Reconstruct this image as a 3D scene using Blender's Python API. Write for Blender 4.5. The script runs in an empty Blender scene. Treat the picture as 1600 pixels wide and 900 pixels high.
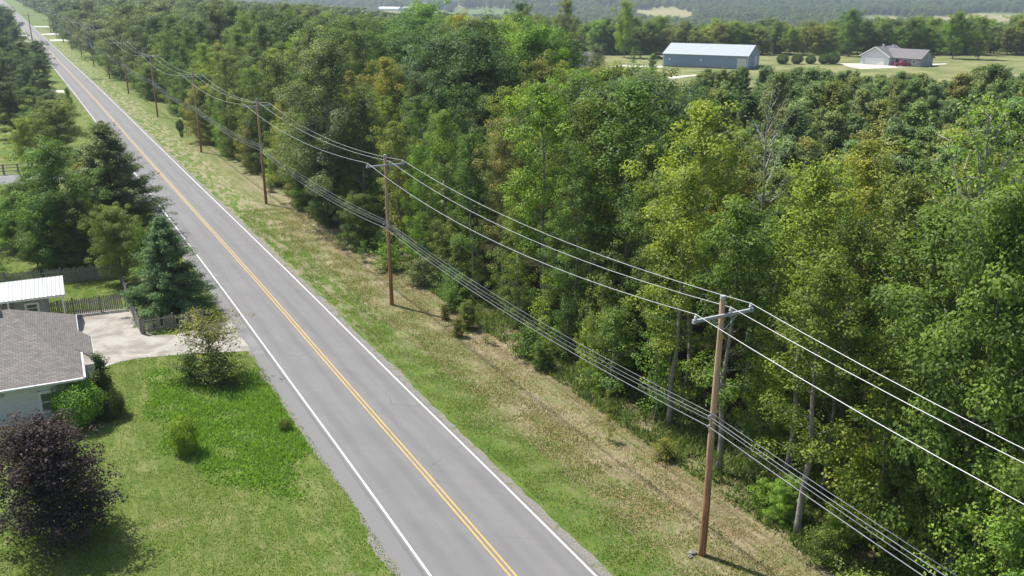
import bpy, bmesh, math, random
import numpy as np
from mathutils import Vector, Matrix

S = bpy.context.scene
COL = S.collection
R = math.radians

# ------------------------------------------------------------------ camera, sky, sun, exposure
CH, CF, CP = 26.0, 1388.08, R(18.7724)          # camera height, focal length in pixels of a 1600 wide frame, pitch
cd = bpy.data.cameras.new('camera')
cam = bpy.data.objects.new('camera', cd); COL.objects.link(cam)
cam.location = (0, 0, CH); cam.rotation_euler = (math.pi/2 - CP, 0, 0)
cd.sensor_width = 36; cd.lens = CF/1600*36; cd.clip_end = 20000; cd.clip_start = .5
S.camera = cam
SUN_EL, SUN_AZ = R(58), math.atan2(.56, -.83)    # azimuth as an angle from +X
w = bpy.data.worlds.new('World'); S.world = w; w.use_nodes = True
wn = w.node_tree; bg = wn.nodes['Background']
sky = wn.nodes.new('ShaderNodeTexSky'); sky.sky_type = 'NISHITA'; sky.sun_disc = False
sky.sun_elevation = SUN_EL; sky.sun_rotation = math.pi/2 - SUN_AZ
sky.dust_density = 1.5
wn.links.new(sky.outputs[0], bg.inputs[0]); bg.inputs[1].default_value = .10
sl = bpy.data.lights.new('sun', 'SUN'); sun = bpy.data.objects.new('sun', sl); COL.objects.link(sun)
sl.energy = 5.0; sl.angle = R(.53); sl.color = (1, .955, .88)
sd = Vector((math.cos(SUN_AZ)*math.cos(SUN_EL), math.sin(SUN_AZ)*math.cos(SUN_EL), math.sin(SUN_EL)))
sun.rotation_euler = sd.to_track_quat('Z', 'Y').to_euler()
S.view_settings.view_transform = 'Standard'; S.view_settings.look = 'None'
S.view_settings.exposure = 0.56; S.view_settings.gamma = 1
S.cycles.max_bounces = 6; S.cycles.diffuse_bounces = 3; S.cycles.transmission_bounces = 4
S.cycles.glossy_bounces = 2; S.cycles.volume_bounces = 0; S.cycles.caustics_reflective = False
S.cycles.caustics_refractive = False

# ------------------------------------------------------------------ the lie of the land
NY = np.array([25, 60, 100, 150, 210, 300, 500, 1000., 1600.])
NZ = np.array([0, -.89, -.74, -.75, -.45, -.10, 1.6, 5.0, 6.0])
def P(Y):
    Y = np.asarray(Y, float)
    return sum(np.interp(Y*k, NY, NZ) for k in (.86, .93, 1, 1.07, 1.14))/5
def smax(t, w): return np.where(t < -w, 0, np.where(t > w, t, (t+w)**2/(4*w)))
RS, RC, K1, K2 = -.51992, -2.46, -.03452, -.01091
def bend(Y):
    Y = np.asarray(Y, float)
    return RS*(Y-40) + K1*smax(Y-60, 22) + K2*smax(Y-250, 60)
def roadx(Y): return RC + bend(Y)
def sstep(a, b, x):
    t = np.clip((np.asarray(x, float)-a)/(b-a), 0, 1); return t*t*(3-2*t)
def G(X, Y):
    X = np.asarray(X, float); Y = np.asarray(Y, float)
    L = X - roadx(Y)
    z = P(Y)
    z = z - 42*sstep(345, 820, Y)*sstep(90, 420, L)*(1-.3*sstep(1200, 2200, Y))
    z = z + sstep(2300, 4200, Y)*(150 + 25*np.sin(X/420.+1)+15*np.sin(X/170.))*1.0
    z = z + sstep(1500, 2600, Y)*8*np.sin(X/260.+Y/300.)
    return z
def g(x, y): return float(G(x, y))
def ray(x, y):
    u = (x-800)/CF; v = (450-y)/CF
    return u, math.cos(CP)+v*math.sin(CP), -math.sin(CP)+v*math.cos(CP)
def at(x, y):
    """ground point that the surveyed picture point stands on"""
    X, Y, Z = ray(x, y); t = 20.
    prev = t
    while t < 6000:
        if CH+Z*t < g(X*t, Y*t): break
        prev = t; t *= 1.01
    lo, hi = prev, t
    for _ in range(25):
        m = (lo+hi)/2
        if CH+Z*m < g(X*m, Y*m): hi = m
        else: lo = m
    return X*hi, Y*hi
def lat(off, Y): return float(roadx(Y)) + off
def height_at(px, ptop, x, y):
    X, Y, Z = ray(px, ptop); t = y/Y
    return CH + Z*t - g(x, y)
def pixel(x, y, z):
    zc = y*math.cos(CP)-(z-CH)*math.sin(CP); yc = y*math.sin(CP)+(z-CH)*math.cos(CP)
    return 800+CF*x/zc, 450-CF*yc/zc

# ------------------------------------------------------------------ materials
def nt(name):
    m = bpy.data.materials.new(name); m.use_nodes = True
    n = m.node_tree; p = n.nodes['Principled BSDF']
    return m, n, p
def N(n, t, **kw):
    o = n.nodes.new(t)
    for k, v in kw.items():
        if k.startswith('i_'):
            o.inputs[int(k[2:]) if k[2:].isdigit() else k[2:]].default_value = v
        else: setattr(o, k, v)
    return o
def math_(n, op, a, b=None, clamp=False):
    o = n.nodes.new('ShaderNodeMath'); o.operation = op; o.use_clamp = clamp
    for i, v in enumerate((a, b)):
        if v is None: continue
        if isinstance(v, (int, float)): o.inputs[i].default_value = v
        else: n.links.new(v, o.inputs[i])
    return o.outputs[0]
def mapr(n, v, a, b, c=0, d=1, smooth=True):
    o = n.nodes.new('ShaderNodeMapRange'); o.interpolation_type = 'SMOOTHSTEP' if smooth else 'LINEAR'
    n.links.new(v, o.inputs[0])
    for i, x in zip((1, 2, 3, 4), (a, b, c, d)): o.inputs[i].default_value = x
    return o.outputs[0]
def noise(n, vec, scale, detail=3, rough=.55, dist=0):
    o = n.nodes.new('ShaderNodeTexNoise'); o.inputs['Scale'].default_value = scale
    o.inputs['Detail'].default_value = detail; o.inputs['Roughness'].default_value = rough
    o.inputs['Distortion'].default_value = dist
    if vec is not None: n.links.new(vec, o.inputs['Vector'])
    return o.outputs[0]
def mix(n, f, a, b, mode='MIX'):
    o = n.nodes.new('ShaderNodeMix'); o.data_type = 'RGBA'; o.blend_type = mode
    for i, v in ((0, f), (6, a), (7, b)):
        if isinstance(v, (int, float)): o.inputs[i].default_value = v
        elif isinstance(v, tuple): o.inputs[i].default_value = v if len(v) == 4 else (*v, 1)
        else: n.links.new(v, o.inputs[i])
    return o.outputs[2]
def bump(n, p, h, strength=.4, dist=.05):
    b = n.nodes.new('ShaderNodeBump'); b.inputs['Strength'].default_value = strength; b.inputs['Distance'].default_value = dist
    n.links.new(h, b.inputs['Height']); n.links.new(b.outputs[0], p.inputs['Normal'])
def simple(name, c, rough=.7, metal=0, var=.25, scale=6, bumps=0, spec=.4, c2=None):
    m, n, p = nt(name)
    tc = N(n, 'ShaderNodeTexCoord')
    f = noise(n, tc.outputs['Object'], scale, 5, .65)
    f = mapr(n, f, .3, .7, smooth=False)
    c2 = c2 or tuple(x*(1-var) for x in c)
    n.links.new(mix(n, f, c2, tuple(min(1, x*(1+var*.5)) for x in c)), p.inputs['Base Color'])
    p.inputs['Roughness'].default_value = rough; p.inputs['Metallic'].default_value = metal
    p.inputs['Specular IOR Level'].default_value = spec
    if bumps: bump(n, p, f, bumps, .02)
    return m

def leaf_mat(name, use_object=True, cols=None, trans=.3, var=.75, rough=.55):
    m, n, p = nt(name)
    at_ = N(n, 'ShaderNodeAttribute', attribute_name='tint')
    sep = N(n, 'ShaderNodeSeparateColor'); n.links.new(at_.outputs['Color'], sep.inputs[0])
    oi = N(n, 'ShaderNodeObjectInfo')
    if use_object: base = oi.outputs['Color']
    else:
        r = N(n, 'ShaderNodeValToRGB'); r.color_ramp.interpolation = 'LINEAR'
        e = r.color_ramp.elements
        while len(e) < len(cols): e.new(.5)
        for i, c in enumerate(cols): e[i].position = i/(len(cols)-1); e[i].color = (*c, 1)
        n.links.new(oi.outputs['Random'], r.inputs[0]); base = r.outputs[0]
    # each spray and each leaf has its own green, the way real leaves do
    c = mix(n, 1.0, base, mix(n, sep.outputs[0], (1-var*.45, 1-var*.38, 1-var*.3), (1+var*.55, 1+var*.42, 1+var*.1)), 'MULTIPLY')
    c = mix(n, 1.0, c, mix(n, sep.outputs[1], (.8, .82, .85), (1.2, 1.16, 1.08)), 'MULTIPLY')
    c = mix(n, mapr(n, sep.outputs[2], .9, 1.0, 0, .4), c, (.20, .16, .035))   # a few turned leaves
    n.links.new(c, p.inputs['Base Color']); p.inputs['Roughness'].default_value = rough
    p.inputs['Specular IOR Level'].default_value = .22
    t = N(n, 'ShaderNodeBsdfTranslucent')
    n.links.new(mix(n, 1.0, c, (1.25, 1.35, .6), 'MULTIPLY'), t.inputs[0])
    ms = N(n, 'ShaderNodeMixShader'); ms.inputs[0].default_value = trans
    n.links.new(p.outputs[0], ms.inputs[1]); n.links.new(t.outputs[0], ms.inputs[2])
    n.links.new(ms.outputs[0], n.nodes['Material Output'].inputs[0])
    return m
M = {}
M['leaf'] = leaf_mat('leaf', trans=.36)
M['needle'] = leaf_mat('needle', trans=.12, var=.6, rough=.6)
FARC = [(.085, .145, .045), (.125, .20, .055), (.16, .235, .06), (.185, .235, .075), (.10, .165, .06), (.21, .25, .075)]
M['leaf_far'] = leaf_mat('leaf_mixed', False, FARC, trans=.22)
M['bark'] = simple('bark', (.30, .275, .24), .9, var=.45, scale=4, bumps=.6, c2=(.13, .115, .10))
M['bark_pale'] = simple('bark_pale', (.42, .40, .35), .85, var=.4, scale=5, bumps=.5, c2=(.22, .20, .17))
M['metal_grey'] = simple('weathered_grey', (.42, .43, .44), .5, .1, .2, 12)
M['insulator'] = simple('porcelain', (.55, .56, .57), .25, 0, .1, 20)
M['wire'] = simple('aluminium_wire', (.50, .51, .52), .42, .25, .1, 2)
M['cable'] = simple('cable', (.22, .23, .26), .4, 0, .2, 2)
M['white'] = simple('white_paint', (.76, .77, .76), .5, 0, .08, 3)
M['glass'] = simple('window_glass', (.06, .08, .10), .08, 0, .2, 2, spec=.8)
M['dark'] = simple('dark_opening', (.03, .03, .032), .7)

# pole wood: brown, paler and greyer at the top (weathering), streaked along the grain
m, n, p = nt('pole_wood')
tc = N(n, 'ShaderNodeTexCoord'); mp = N(n, 'ShaderNodeMapping'); mp.inputs['Scale'].default_value = (9, 9, .5)
n.links.new(tc.outputs['Object'], mp.inputs[0])
f = noise(n, mp.outputs[0], 2.2, 6, .7)
sx = N(n, 'ShaderNodeSeparateXYZ'); n.links.new(tc.outputs['Object'], sx.inputs[0])
dk = mix(n, mapr(n, f, .3, .7), (.13, .055, .022), (.44, .22, .10))
lt = mix(n, mapr(n, f, .3, .7), (.32, .20, .12), (.62, .43, .28))
hh = math_(n, 'ADD', sx.outputs[2], math_(n, 'MULTIPLY', f, 5))
n.links.new(mix(n, mapr(n, hh, 3.5, 12), dk, lt), p.inputs['Base Color']); p.inputs['Roughness'].default_value = .85
bump(n, p, f, .5, .02); M['pole'] = m

# asphalt; uv x = metres across, y = metres along
m, n, p = nt('asphalt')
uv = N(n, 'ShaderNodeUVMap'); sx = N(n, 'ShaderNodeSeparateXYZ'); n.links.new(uv.outputs[0], sx.inputs[0])
mp = N(n, 'ShaderNodeMapping'); mp.inputs['Scale'].default_value = (1, .06, 1); n.links.new(uv.outputs[0], mp.inputs[0])
streak = noise(n, mp.outputs[0], 1.6, 5, .6)
fine = noise(n, uv.outputs[0], 26, 3, .7); patch = noise(n, uv.outputs[0], .35, 5, .65)
tr = math_(n, 'ABSOLUTE', math_(n, 'SUBTRACT', math_(n, 'ABSOLUTE', math_(n, 'SUBTRACT', math_(n, 'ABSOLUTE', sx.outputs[0]), 1.72)), .85))
track = mapr(n, tr, .5, 0)
v = math_(n, 'ADD', math_(n, 'MULTIPLY', streak, .07), math_(n, 'MULTIPLY', patch, .06))
v = math_(n, 'ADD', v, math_(n, 'MULTIPLY', fine, .05))
v = math_(n, 'ADD', v, math_(n, 'MULTIPLY', track, -.018))
v = math_(n, 'ADD', v, .078)
# shoulder past the edge line is rougher and darker
sh = mapr(n, math_(n, 'ADD', math_(n, 'ABSOLUTE', sx.outputs[0]), math_(n, 'MULTIPLY', fine, .15)), 3.62, 3.75)
v = math_(n, 'SUBTRACT', v, math_(n, 'MULTIPLY', sh, .035))
cc = N(n, 'ShaderNodeCombineColor')
for i, k in enumerate((1.0, .985, .99)): n.links.new(math_(n, 'MULTIPLY', v, k), cc.inputs[i])
vo = N(n, 'ShaderNodeTexVoronoi', feature='DISTANCE_TO_EDGE'); vo.inputs['Scale'].default_value = .22; n.links.new(uv.outputs[0], vo.inputs['Vector'])
crk = mapr(n, math_(n, 'ADD', vo.outputs[0], math_(n, 'MULTIPLY', fine, .02)), .012, .018, 1, 0)
crk = math_(n, 'MULTIPLY', crk, mapr(n, patch, .45, .6, 0, .5))
n.links.new(mix(n, crk, cc.outputs[0], (.06, .06, .06)), p.inputs['Base Color'])
p.inputs['Roughness'].default_value = .8; bump(n, p, fine, .25, .01); M['asphalt'] = m

def paint(name, c):
    m, n, p = nt(name)
    tc = N(n, 'ShaderNodeTexCoord'); f = noise(n, tc.outputs['Object'], 9, 5, .75); f2 = noise(n, tc.outputs['Object'], .8, 3)
    wv = mapr(n, math_(n, 'ADD', f, math_(n, 'MULTIPLY', f2, .4)), .70, .92, 0, .85)
    n.links.new(mix(n, wv, c, (.17, .17, .16)), p.inputs['Base Color']); p.inputs['Roughness'].default_value = .6
    return m
M['white_line'] = paint('white_road_paint', (.62, .62, .60)); M['yellow_line'] = paint('yellow_road_paint', (.52, .34, .085))

m, n, p = nt('gravel')
tc = N(n, 'ShaderNodeTexCoord'); f = noise(n, tc.outputs['Object'], 14, 4, .8); f2 = noise(n, tc.outputs['Object'], 1.1, 5, .7)
c = mix(n, mapr(n, f, .3, .7), (.11, .105, .095), (.30, .285, .26)); c = mix(n, mapr(n, f2, .5, .68), c, (.11, .13, .045))
n.links.new(c, p.inputs['Base Color']); p.inputs['Roughness'].default_value = .95; bump(n, p, f, .8, .04); M['gravel'] = m
def concrete(name, a, b):
    m, n, p = nt(name)
    tc = N(n, 'ShaderNodeTexCoord'); f = noise(n, tc.outputs['Object'], .45, 6, .65, .6); f2 = noise(n, tc.outputs['Object'], 9, 4, .7)
    c = mix(n, mapr(n, f, .35, .62), a, b); c = mix(n, 1.0, c, mix(n, f2, (.8, .8, .8), (1.15, 1.15, 1.15)), 'MULTIPLY')
    n.links.new(c, p.inputs['Base Color']); p.inputs['Roughness'].default_value = .9
    return m
M['concrete'] = concrete('old_concrete', (.23, .21, .18), (.37, .35, .31))
M['pale_drive'] = concrete('pale_drive', (.42, .40, .35), (.60, .58, .52))
M['side_asphalt'] = concrete('side_asphalt', (.15, .15, .15), (.21, .21, .205))

# the ground: verge, straw, lawn, wood floor and farmland by place
m, n, p = nt('ground')
geo = N(n, 'ShaderNodeNewGeometry'); sx = N(n, 'ShaderNodeSeparateXYZ'); pos = geo.outputs['Position']; n.links.new(pos, sx.inputs[0])
X_, Y_ = sx.outputs[0], sx.outputs[1]
rx = math_(n, 'ADD', math_(n, 'MULTIPLY', math_(n, 'SUBTRACT', Y_, 40), RS), RC)
rx = math_(n, 'ADD', rx, math_(n, 'MULTIPLY', math_(n, 'MAXIMUM', math_(n, 'SUBTRACT', Y_, 60), 0), K1))
rx = math_(n, 'ADD', rx, math_(n, 'MULTIPLY', math_(n, 'MAXIMUM', math_(n, 'SUBTRACT', Y_, 250), 0), K2))
L_ = math_(n, 'SUBTRACT', X_, rx)
rot = N(n, 'ShaderNodeMapping'); rot.inputs['Rotation'].default_value = (0, 0, R(-28)); n.links.new(pos, rot.inputs[0])
strm = N(n, 'ShaderNodeMapping'); strm.inputs['Scale'].default_value = (1, .22, 1); n.links.new(rot.outputs[0], strm.inputs[0])
n_big = noise(n, pos, .09, 4, .6); n_mid = noise(n, pos, .55, 5, .65, .5); n_sm = noise(n, pos, 3.2, 5, .7, .8); n_fi = noise(n, pos, 16, 3, .7)
n_st = noise(n, strm.outputs[0], 1.5, 6, .72, .6)
mow = N(n, 'ShaderNodeMapping'); mow.inputs['Scale'].default_value = (1, .035, 1); n.links.new(rot.outputs[0], mow.inputs[0]); n_mow = noise(n, mow.outputs[0], 1.1, 4, .7, .3)
grass = mix(n, mapr(n, n_mid, .34, .66), (.075, .140, .022), (.130, .205, .036))
grass = mix(n, mapr(n, n_sm, .42, .68, 0, .6), grass, (.17, .19, .06))
straw = mix(n, mapr(n, n_sm, .3, .7), (.19, .155, .09), (.40, .335, .215))
straw = mix(n, mapr(n, noise(n, strm.outputs[0], .5, 5, .7), .47, .60, 0, .8), straw, mix(n, n_sm, (.10, .14, .035), (.19, .215, .075)))
soil = mix(n, mapr(n, n_fi, .3, .7), (.13, .10, .06), (.27, .21, .14))
straw = mix(n, mapr(n, n_mid, .5, .66, 0, .75), straw, soil)
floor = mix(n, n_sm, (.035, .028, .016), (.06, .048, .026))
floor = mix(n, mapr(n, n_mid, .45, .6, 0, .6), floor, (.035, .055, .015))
straw = mix(n, mapr(n, n_mow, .44, .60, 0, .4), straw, (.33, .285, .18))
straw = mix(n, mapr(n, n_mow, .50, .38, 0, .5), straw, (.13, .115, .05))
# right verge
wob = math_(n, 'ADD', L_, math_(n, 'MULTIPLY', math_(n, 'SUBTRACT', n_big, .5), 7))
wob = math_(n, 'ADD', wob, math_(n, 'MULTIPLY', math_(n, 'SUBTRACT', n_st, .5), 9))
far_green = mapr(n, Y_, 95, 190, 0, 1)
wob = math_(n, 'ADD', wob, math_(n, 'MULTIPLY', math_(n, 'SUBTRACT', n_sm, .5), 9))
sm = mapr(n, wob, 4.5, 12.5)
sm = math_(n, 'MULTIPLY', sm, math_(n, 'SUBTRACT', 1.0, math_(n, 'MULTIPLY', far_green, .72)))
verge = mix(n, sm, grass, straw)
# a dry pale run along the verge close to the asphalt
dry = math_(n, 'MULTIPLY', mapr(n, n_st, .47, .56), mapr(n, Y_, 52, 85))
dry = math_(n, 'MULTIPLY', dry, mapr(n, L_, 11, 8.2))
verge = mix(n, math_(n, 'MULTIPLY', dry, .75), verge, (.36, .31, .21))
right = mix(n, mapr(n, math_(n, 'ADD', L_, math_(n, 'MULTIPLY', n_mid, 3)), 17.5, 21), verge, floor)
# left lawn
lawn = mix(n, mapr(n, n_big, .38, .62), grass, mix(n, n_sm, (.115, .165, .035), (.155, .185, .05)))
n_l = noise(n, strm.outputs[0], .9, 8, .78, 1.0)
lawn = mix(n, mapr(n, n_l, .46, .62, 0, .8), lawn, (.23, .25, .09))
lawn = mix(n, mapr(n, noise(n, pos, 1.7, 7, .8, .5), .50, .68, 0, .7), lawn, (.055, .105, .018))
lawn = mix(n, mapr(n, noise(n, pos, .16, 6, .7, .5), .55, .70, 0, .8), lawn, (.31, .27, .14))
c = mix(n, mapr(n, L_, -1, 1), lawn, right)
# the open farmland round the barn and beyond
fieldc = mix(n, mapr(n, n_big, .35, .65), (.15, .18, .065), (.26, .26, .12))
isopen = math_(n, 'MULTIPLY', mapr(n, L_, 70, 100), mapr(n, Y_, 190, 225))
c = mix(n, isopen, c, fieldc)
farm_n = noise(n, pos, .0028, 2, .5)
farm = mix(n, math_(n, 'MULTIPLY', mapr(n, farm_n, .40, .52), mapr(n, L_, 120, 300)), (.13, .18, .055), (.30, .275, .14))
c = mix(n, mapr(n, Y_, 480, 620), c, farm)
hill = mix(n, noise(n, pos, .02, 6, .7), (.025, .05, .018), (.06, .09, .03))
c = mix(n, mapr(n, Y_, 2300, 2500), c, hill)
c = mix(n, 1.0, c, mix(n, n_fi, (.62, .62, .62), (1.38, 1.38, 1.38)), 'MULTIPLY')
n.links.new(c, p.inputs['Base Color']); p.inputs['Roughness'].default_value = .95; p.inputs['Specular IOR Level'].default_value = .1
bh = math_(n, 'ADD', math_(n, 'MULTIPLY', n_sm, 1.0), math_(n, 'MULTIPLY', n_fi, .45)); bh = math_(n, 'ADD', bh, n_st)
bump(n, p, bh, .9, .16); M['ground'] = m

# ------------------------------------------------------------------ mesh helpers
class MB:
    def __init__(s): s.v = []; s.f = []; s.n = 0; s.m = []
    def add(s, vs, fs, mi=0):
        s.v += [tuple(map(float, q)) for q in vs]; s.f += [tuple(i+s.n for i in f) for f in fs]; s.m += [mi]*len(fs); s.n = len(s.v)
    def box(s, c, d, ax=None, mi=0):
        """centre c, half sizes d, optional 3 axes"""
        c = Vector(c); ax = ax or (Vector((1, 0, 0)), Vector((0, 1, 0)), Vector((0, 0, 1)))
        vs = [c + ax[0]*d[0]*i + ax[1]*d[1]*j + ax[2]*d[2]*k for i in (-1, 1) for j in (-1, 1) for k in (-1, 1)]
        s.add(vs, [(0, 1, 3, 2), (4, 6, 7, 5), (0, 4, 5, 1), (2, 3, 7, 6), (0, 2, 6, 4), (1, 5, 7, 3)], mi)
    def tube(s, pts, rs, k=8, cap=True, mi=0):
        pts = [Vector(q) for q in pts]
        if isinstance(rs, (int, float)): rs = [rs]*len(pts)
        vs = []; fs = []
        a = None
        for i, q in enumerate(pts):
            t = (pts[min(i+1, len(pts)-1)] - pts[max(i-1, 0)]).normalized()
            if a is None: a = t.orthogonal().normalized()
            a = (a - t*a.dot(t)).normalized(); b = t.cross(a)
            vs += [q + (a*math.cos(2*math.pi*j/k) + b*math.sin(2*math.pi*j/k))*rs[i] for j in range(k)]
        for i in range(len(pts)-1):
            fs += [(i*k+j, i*k+(j+1) % k, (i+1)*k+(j+1) % k, (i+1)*k+j) for j in range(k)]
        if cap: fs += [tuple(range(k-1, -1, -1)), tuple((len(pts)-1)*k+j for j in range(k))]
        s.add(vs, fs, mi)
    def prism(s, prof, a, b, mi=0):
        """closed profile of points (Vectors) at a, copied by offset b"""
        k = len(prof); vs = [Vector(q)+Vector(a) for q in prof] + [Vector(q)+Vector(a)+Vector(b) for q in prof]
        s.add(vs, [tuple(range(k-1, -1, -1)), tuple(range(k, 2*k))] + [(i, (i+1) % k, k+(i+1) % k, k+i) for i in range(k)], mi)
    def mesh(s, name, mats):
        me = bpy.data.meshes.new(name); me.from_pydata(s.v, [], s.f)
        for mm in (mats if isinstance(mats, (list, tuple)) else [mats]): me.materials.append(mm)
        me.polygons.foreach_set('material_index', s.m)
        bm = bmesh.new(); bm.from_mesh(me); bmesh.ops.recalc_face_normals(bm, faces=bm.faces); bm.to_mesh(me); bm.free()
        me.update(); return me
    def build(s, name, mats, parent=None, smooth=False, **tags):
        me = s.mesh(name, mats)
        if smooth: me.shade_smooth()
        return link(name, me, parent, **tags)
def link(name, me, parent=None, loc=None, **tags):
    o = bpy.data.objects.new(name, me); COL.objects.link(o)
    if parent is not None: o.parent = parent
    if loc is not None: o.location = loc
    for k, v in tags.items(): o[k] = v
    return o
def empty(name, loc, rz=0, **tags):
    o = bpy.data.objects.new(name, None); COL.objects.link(o); o.location = loc; o.rotation_euler = (0, 0, rz)
    o.empty_display_size = .3
    for k, v in tags.items(): o[k] = v
    return o
def npmesh(name, V, k, mat, tint=None):
    """numpy mesh of separate k-gons"""
    me = bpy.data.meshes.new(name); nv = len(V); nf = nv//k
    me.vertices.add(nv); me.vertices.foreach_set('co', V.astype(np.float32).ravel())
    me.loops.add(nv); me.loops.foreach_set('vertex_index', np.arange(nv, dtype=np.int32))
    me.polygons.add(nf); me.polygons.foreach_set('loop_start', (np.arange(nf)*k).astype(np.int32))
    me.polygons.foreach_set('loop_total', np.full(nf, k, np.int32))
    me.materials.append(mat)
    if tint is not None:
        a = me.attributes.new('tint', 'FLOAT_COLOR', 'POINT')
        a.data.foreach_set('color', np.concatenate([np.repeat(tint, k, 0), np.ones((nv, 1))], 1).astype(np.float32).ravel())
    me.update(); me.validate(); return me
def cut_patch(name, poly, dz, mat, kind='structure', thick=0):
    """flat area that follows the lie of the land"""
    bm = bmesh.new(); vs = [bm.verts.new((x, y, 0)) for x, y in poly]; bm.faces.new(vs)
    ys = [q[1] for q in poly]
    for Y in ROWS:
        if min(ys) < Y < max(ys):
            bmesh.ops.bisect_plane(bm, geom=bm.verts[:]+bm.edges[:]+bm.faces[:], plane_co=(0, Y, 0), plane_no=(0, 1, 0))
    for v in bm.verts: v.co.z = g(v.co.x, v.co.y) + dz
    bmesh.ops.recalc_face_normals(bm, faces=bm.faces)
    if sum(f.normal.z for f in bm.faces) < 0: bmesh.ops.reverse_faces(bm, faces=bm.faces)
    me = bpy.data.meshes.new(name); bm.to_mesh(me); bm.free(); me.materials.append(mat)
    return link(name, me, kind=kind)

# ------------------------------------------------------------------ ground sheet and road
ROWS = list(np.arange(-60, 200, 3.)) + list(np.arange(200, 500, 6.)) + list(np.arange(500, 1300, 20.)) + list(np.arange(1300, 5400, 60.))
XS = np.concatenate([np.arange(-5200, -1400, 100), np.arange(-1400, 1400, 20), np.arange(1400, 5201, 100)]).astype(float)
gx, gy = np.meshgrid(XS, np.array(ROWS))
V = np.stack([gx, gy, G(gx, gy)], -1).reshape(-1, 3)
nx, ny = len(XS), len(ROWS)
idx = np.arange(nx*ny).reshape(ny, nx)
F = np.stack([idx[:-1, :-1], idx[:-1, 1:], idx[1:, 1:], idx[1:, :-1]], -1).reshape(-1, 4)
me = bpy.data.meshes.new('ground'); me.from_pydata(V.tolist(), [], F.tolist()); me.materials.append(M['ground']); me.shade_smooth()
link('ground', me, kind='structure')

def strip(name, mat, offs, y0, y1, dz, kind='structure'):
    """ribbon along the road; offs = metres across measured square to the road"""
    Ys = [y0] + [Y for Y in ROWS if y0 < Y < y1] + [y1]
    vs = []; fs = []; uvs = []; k = len(offs); cs = .8872
    for Y in Ys:
        for o in offs:
            x = lat(o/cs, Y); vs.append((x, Y, g(lat(0, Y), Y)+dz)); uvs.append((o, Y/cs))
    for i in range(len(Ys)-1):
        for j in range(k-1): fs.append((i*k+j, i*k+j+1, (i+1)*k+j+1, (i+1)*k+j))
    me = bpy.data.meshes.new(name); me.from_pydata(vs, [], fs); me.materials.append(mat)
    ul = me.uv_layers.new(name='UVMap')
    for lp in me.loops: ul.data[lp.index].uv = uvs[lp.vertex_index]
    return link(name, me, kind=kind)
HW = 3.884*.8872      # lane edge line
rr = random.Random(5)
# ragged gravel edges, then asphalt with its shoulders
def ragged(name, mat, base, amp, y0, y1, dz, seed):
    q = random.Random(seed); Ys = []; y = y0
    while y < y1: Ys.append(y); y += .45 if y < 90 else 3
    Ys = sorted(set([round(a, 3) for a in Ys] + [Y for Y in ROWS if y0 < Y < y1]))
    vs = []; fs = []; a, b = 0, 0
    for Y in Ys:
        a = a*.75 + q.uniform(-amp, amp)*.5; b = b*.75 + q.uniform(-amp, amp)*.5
        z = g(0, Y)+dz if Y < 480 else g(lat(0, Y), Y)+dz
        vs += [(lat((base[0]+a)/.8872, Y), Y, z), (lat((base[1]+b)/.8872, Y), Y, z)]
    for i in range(len(Ys)-1): fs.append((2*i, 2*i+1, 2*i+3, 2*i+2))
    me = bpy.data.meshes.new(name); me.from_pydata(vs, [], fs); me.materials.append(mat)
    return link(name, me, kind='structure')
ragged('gravel_shoulder', M['gravel'], (-HW-1.5, -HW+.1), .34, -30, 170, .006, 1)
ragged('gravel_shoulder', M['gravel'], (HW-.1, HW+.62), .16, -30, 300, .006, 2)
ragged('road_shoulder', M['asphalt'], (-HW-1.2, -HW+.05), .2, -30, 130, .012, 3)
strip('road', M['asphalt'], (-HW-.32, -1.2, 1.2, HW+.22), -40, 1560, .018)
for nm, mt, a, b in (('edge_line', 'white_line', -HW-.06, -HW+.06), ('edge_line', 'white_line', HW-.06, HW+.06),
                     ('centre_line', 'yellow_line', -.18, -.075), ('centre_line', 'yellow_line', .075, .18)):
    strip(nm, M[mt], (a, b), -40, 1560, .023)

pad = [at(*q) for q in ((104, 493), (150, 485), (203, 480), (213, 497), (221, 517), (240, 524), (275, 523), (330, 508), (372, 497))]
pad2 = [at(*q) for q in ((385, 515), (402, 548), (330, 551), (270, 555), (215, 560), (185, 566), (168, 572), (150, 585), (120, 600), (100, 560))]
cut_patch('driveway', pad+pad2, .008, M['concrete'])
ya, yb = at(385, 512)[1], at(402, 548)[1]
cut_patch('driveway_apron', [at(368, 498), (lat(-HW/.887-.3, ya+1.8), ya+1.8), (lat(-HW/.887-.3, yb-1.6), yb-1.6), at(398, 552)], .014, M['side_asphalt'])
cut_patch('side_road', [at(*q) for q in ((-90, 276), (60, 271), (110, 268), (110, 281), (45, 286), (-90, 294))], .01, M['side_asphalt'])
cut_patch('path', [at(*q) for q in ((1000, 124), (1090, 116), (1110, 113), (1110, 116), (1080, 119), (1012, 129), (1000, 132))], .02, M['pale_drive'])
cut_patch('path', [at(*q) for q in ((938, 106), (970, 101), (1035, 103), (1035, 105.5), (972, 104), (945, 109))], .02, M['pale_drive'])
cut_patch('driveway', [at(*q) for q in ((1310, 99), (1345, 99), (1390, 102), (1478, 99), (1480, 100.4), (1395, 106), (1345, 108), (1325, 104))], .02, M['pale_drive'])
for a in (((28, 64), (46, 63.5), (48, 67), (28, 67.5)), ((22, 55), (42, 54.5), (43, 56.3), (22, 56.8)), ((52, 41), (78, 40.5), (80, 42.5), (54, 42.5)),
          ((64, 53), (92, 51.5), (94, 54), (66, 54.5)), ((76, 62), (112, 61), (114, 64), (79, 64.3)), ((60, 142), (99, 141), (101, 144.5), (60, 146))):
    cut_patch('driveway', [at(*q) for q in a], .03, M['pale_drive'])
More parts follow.
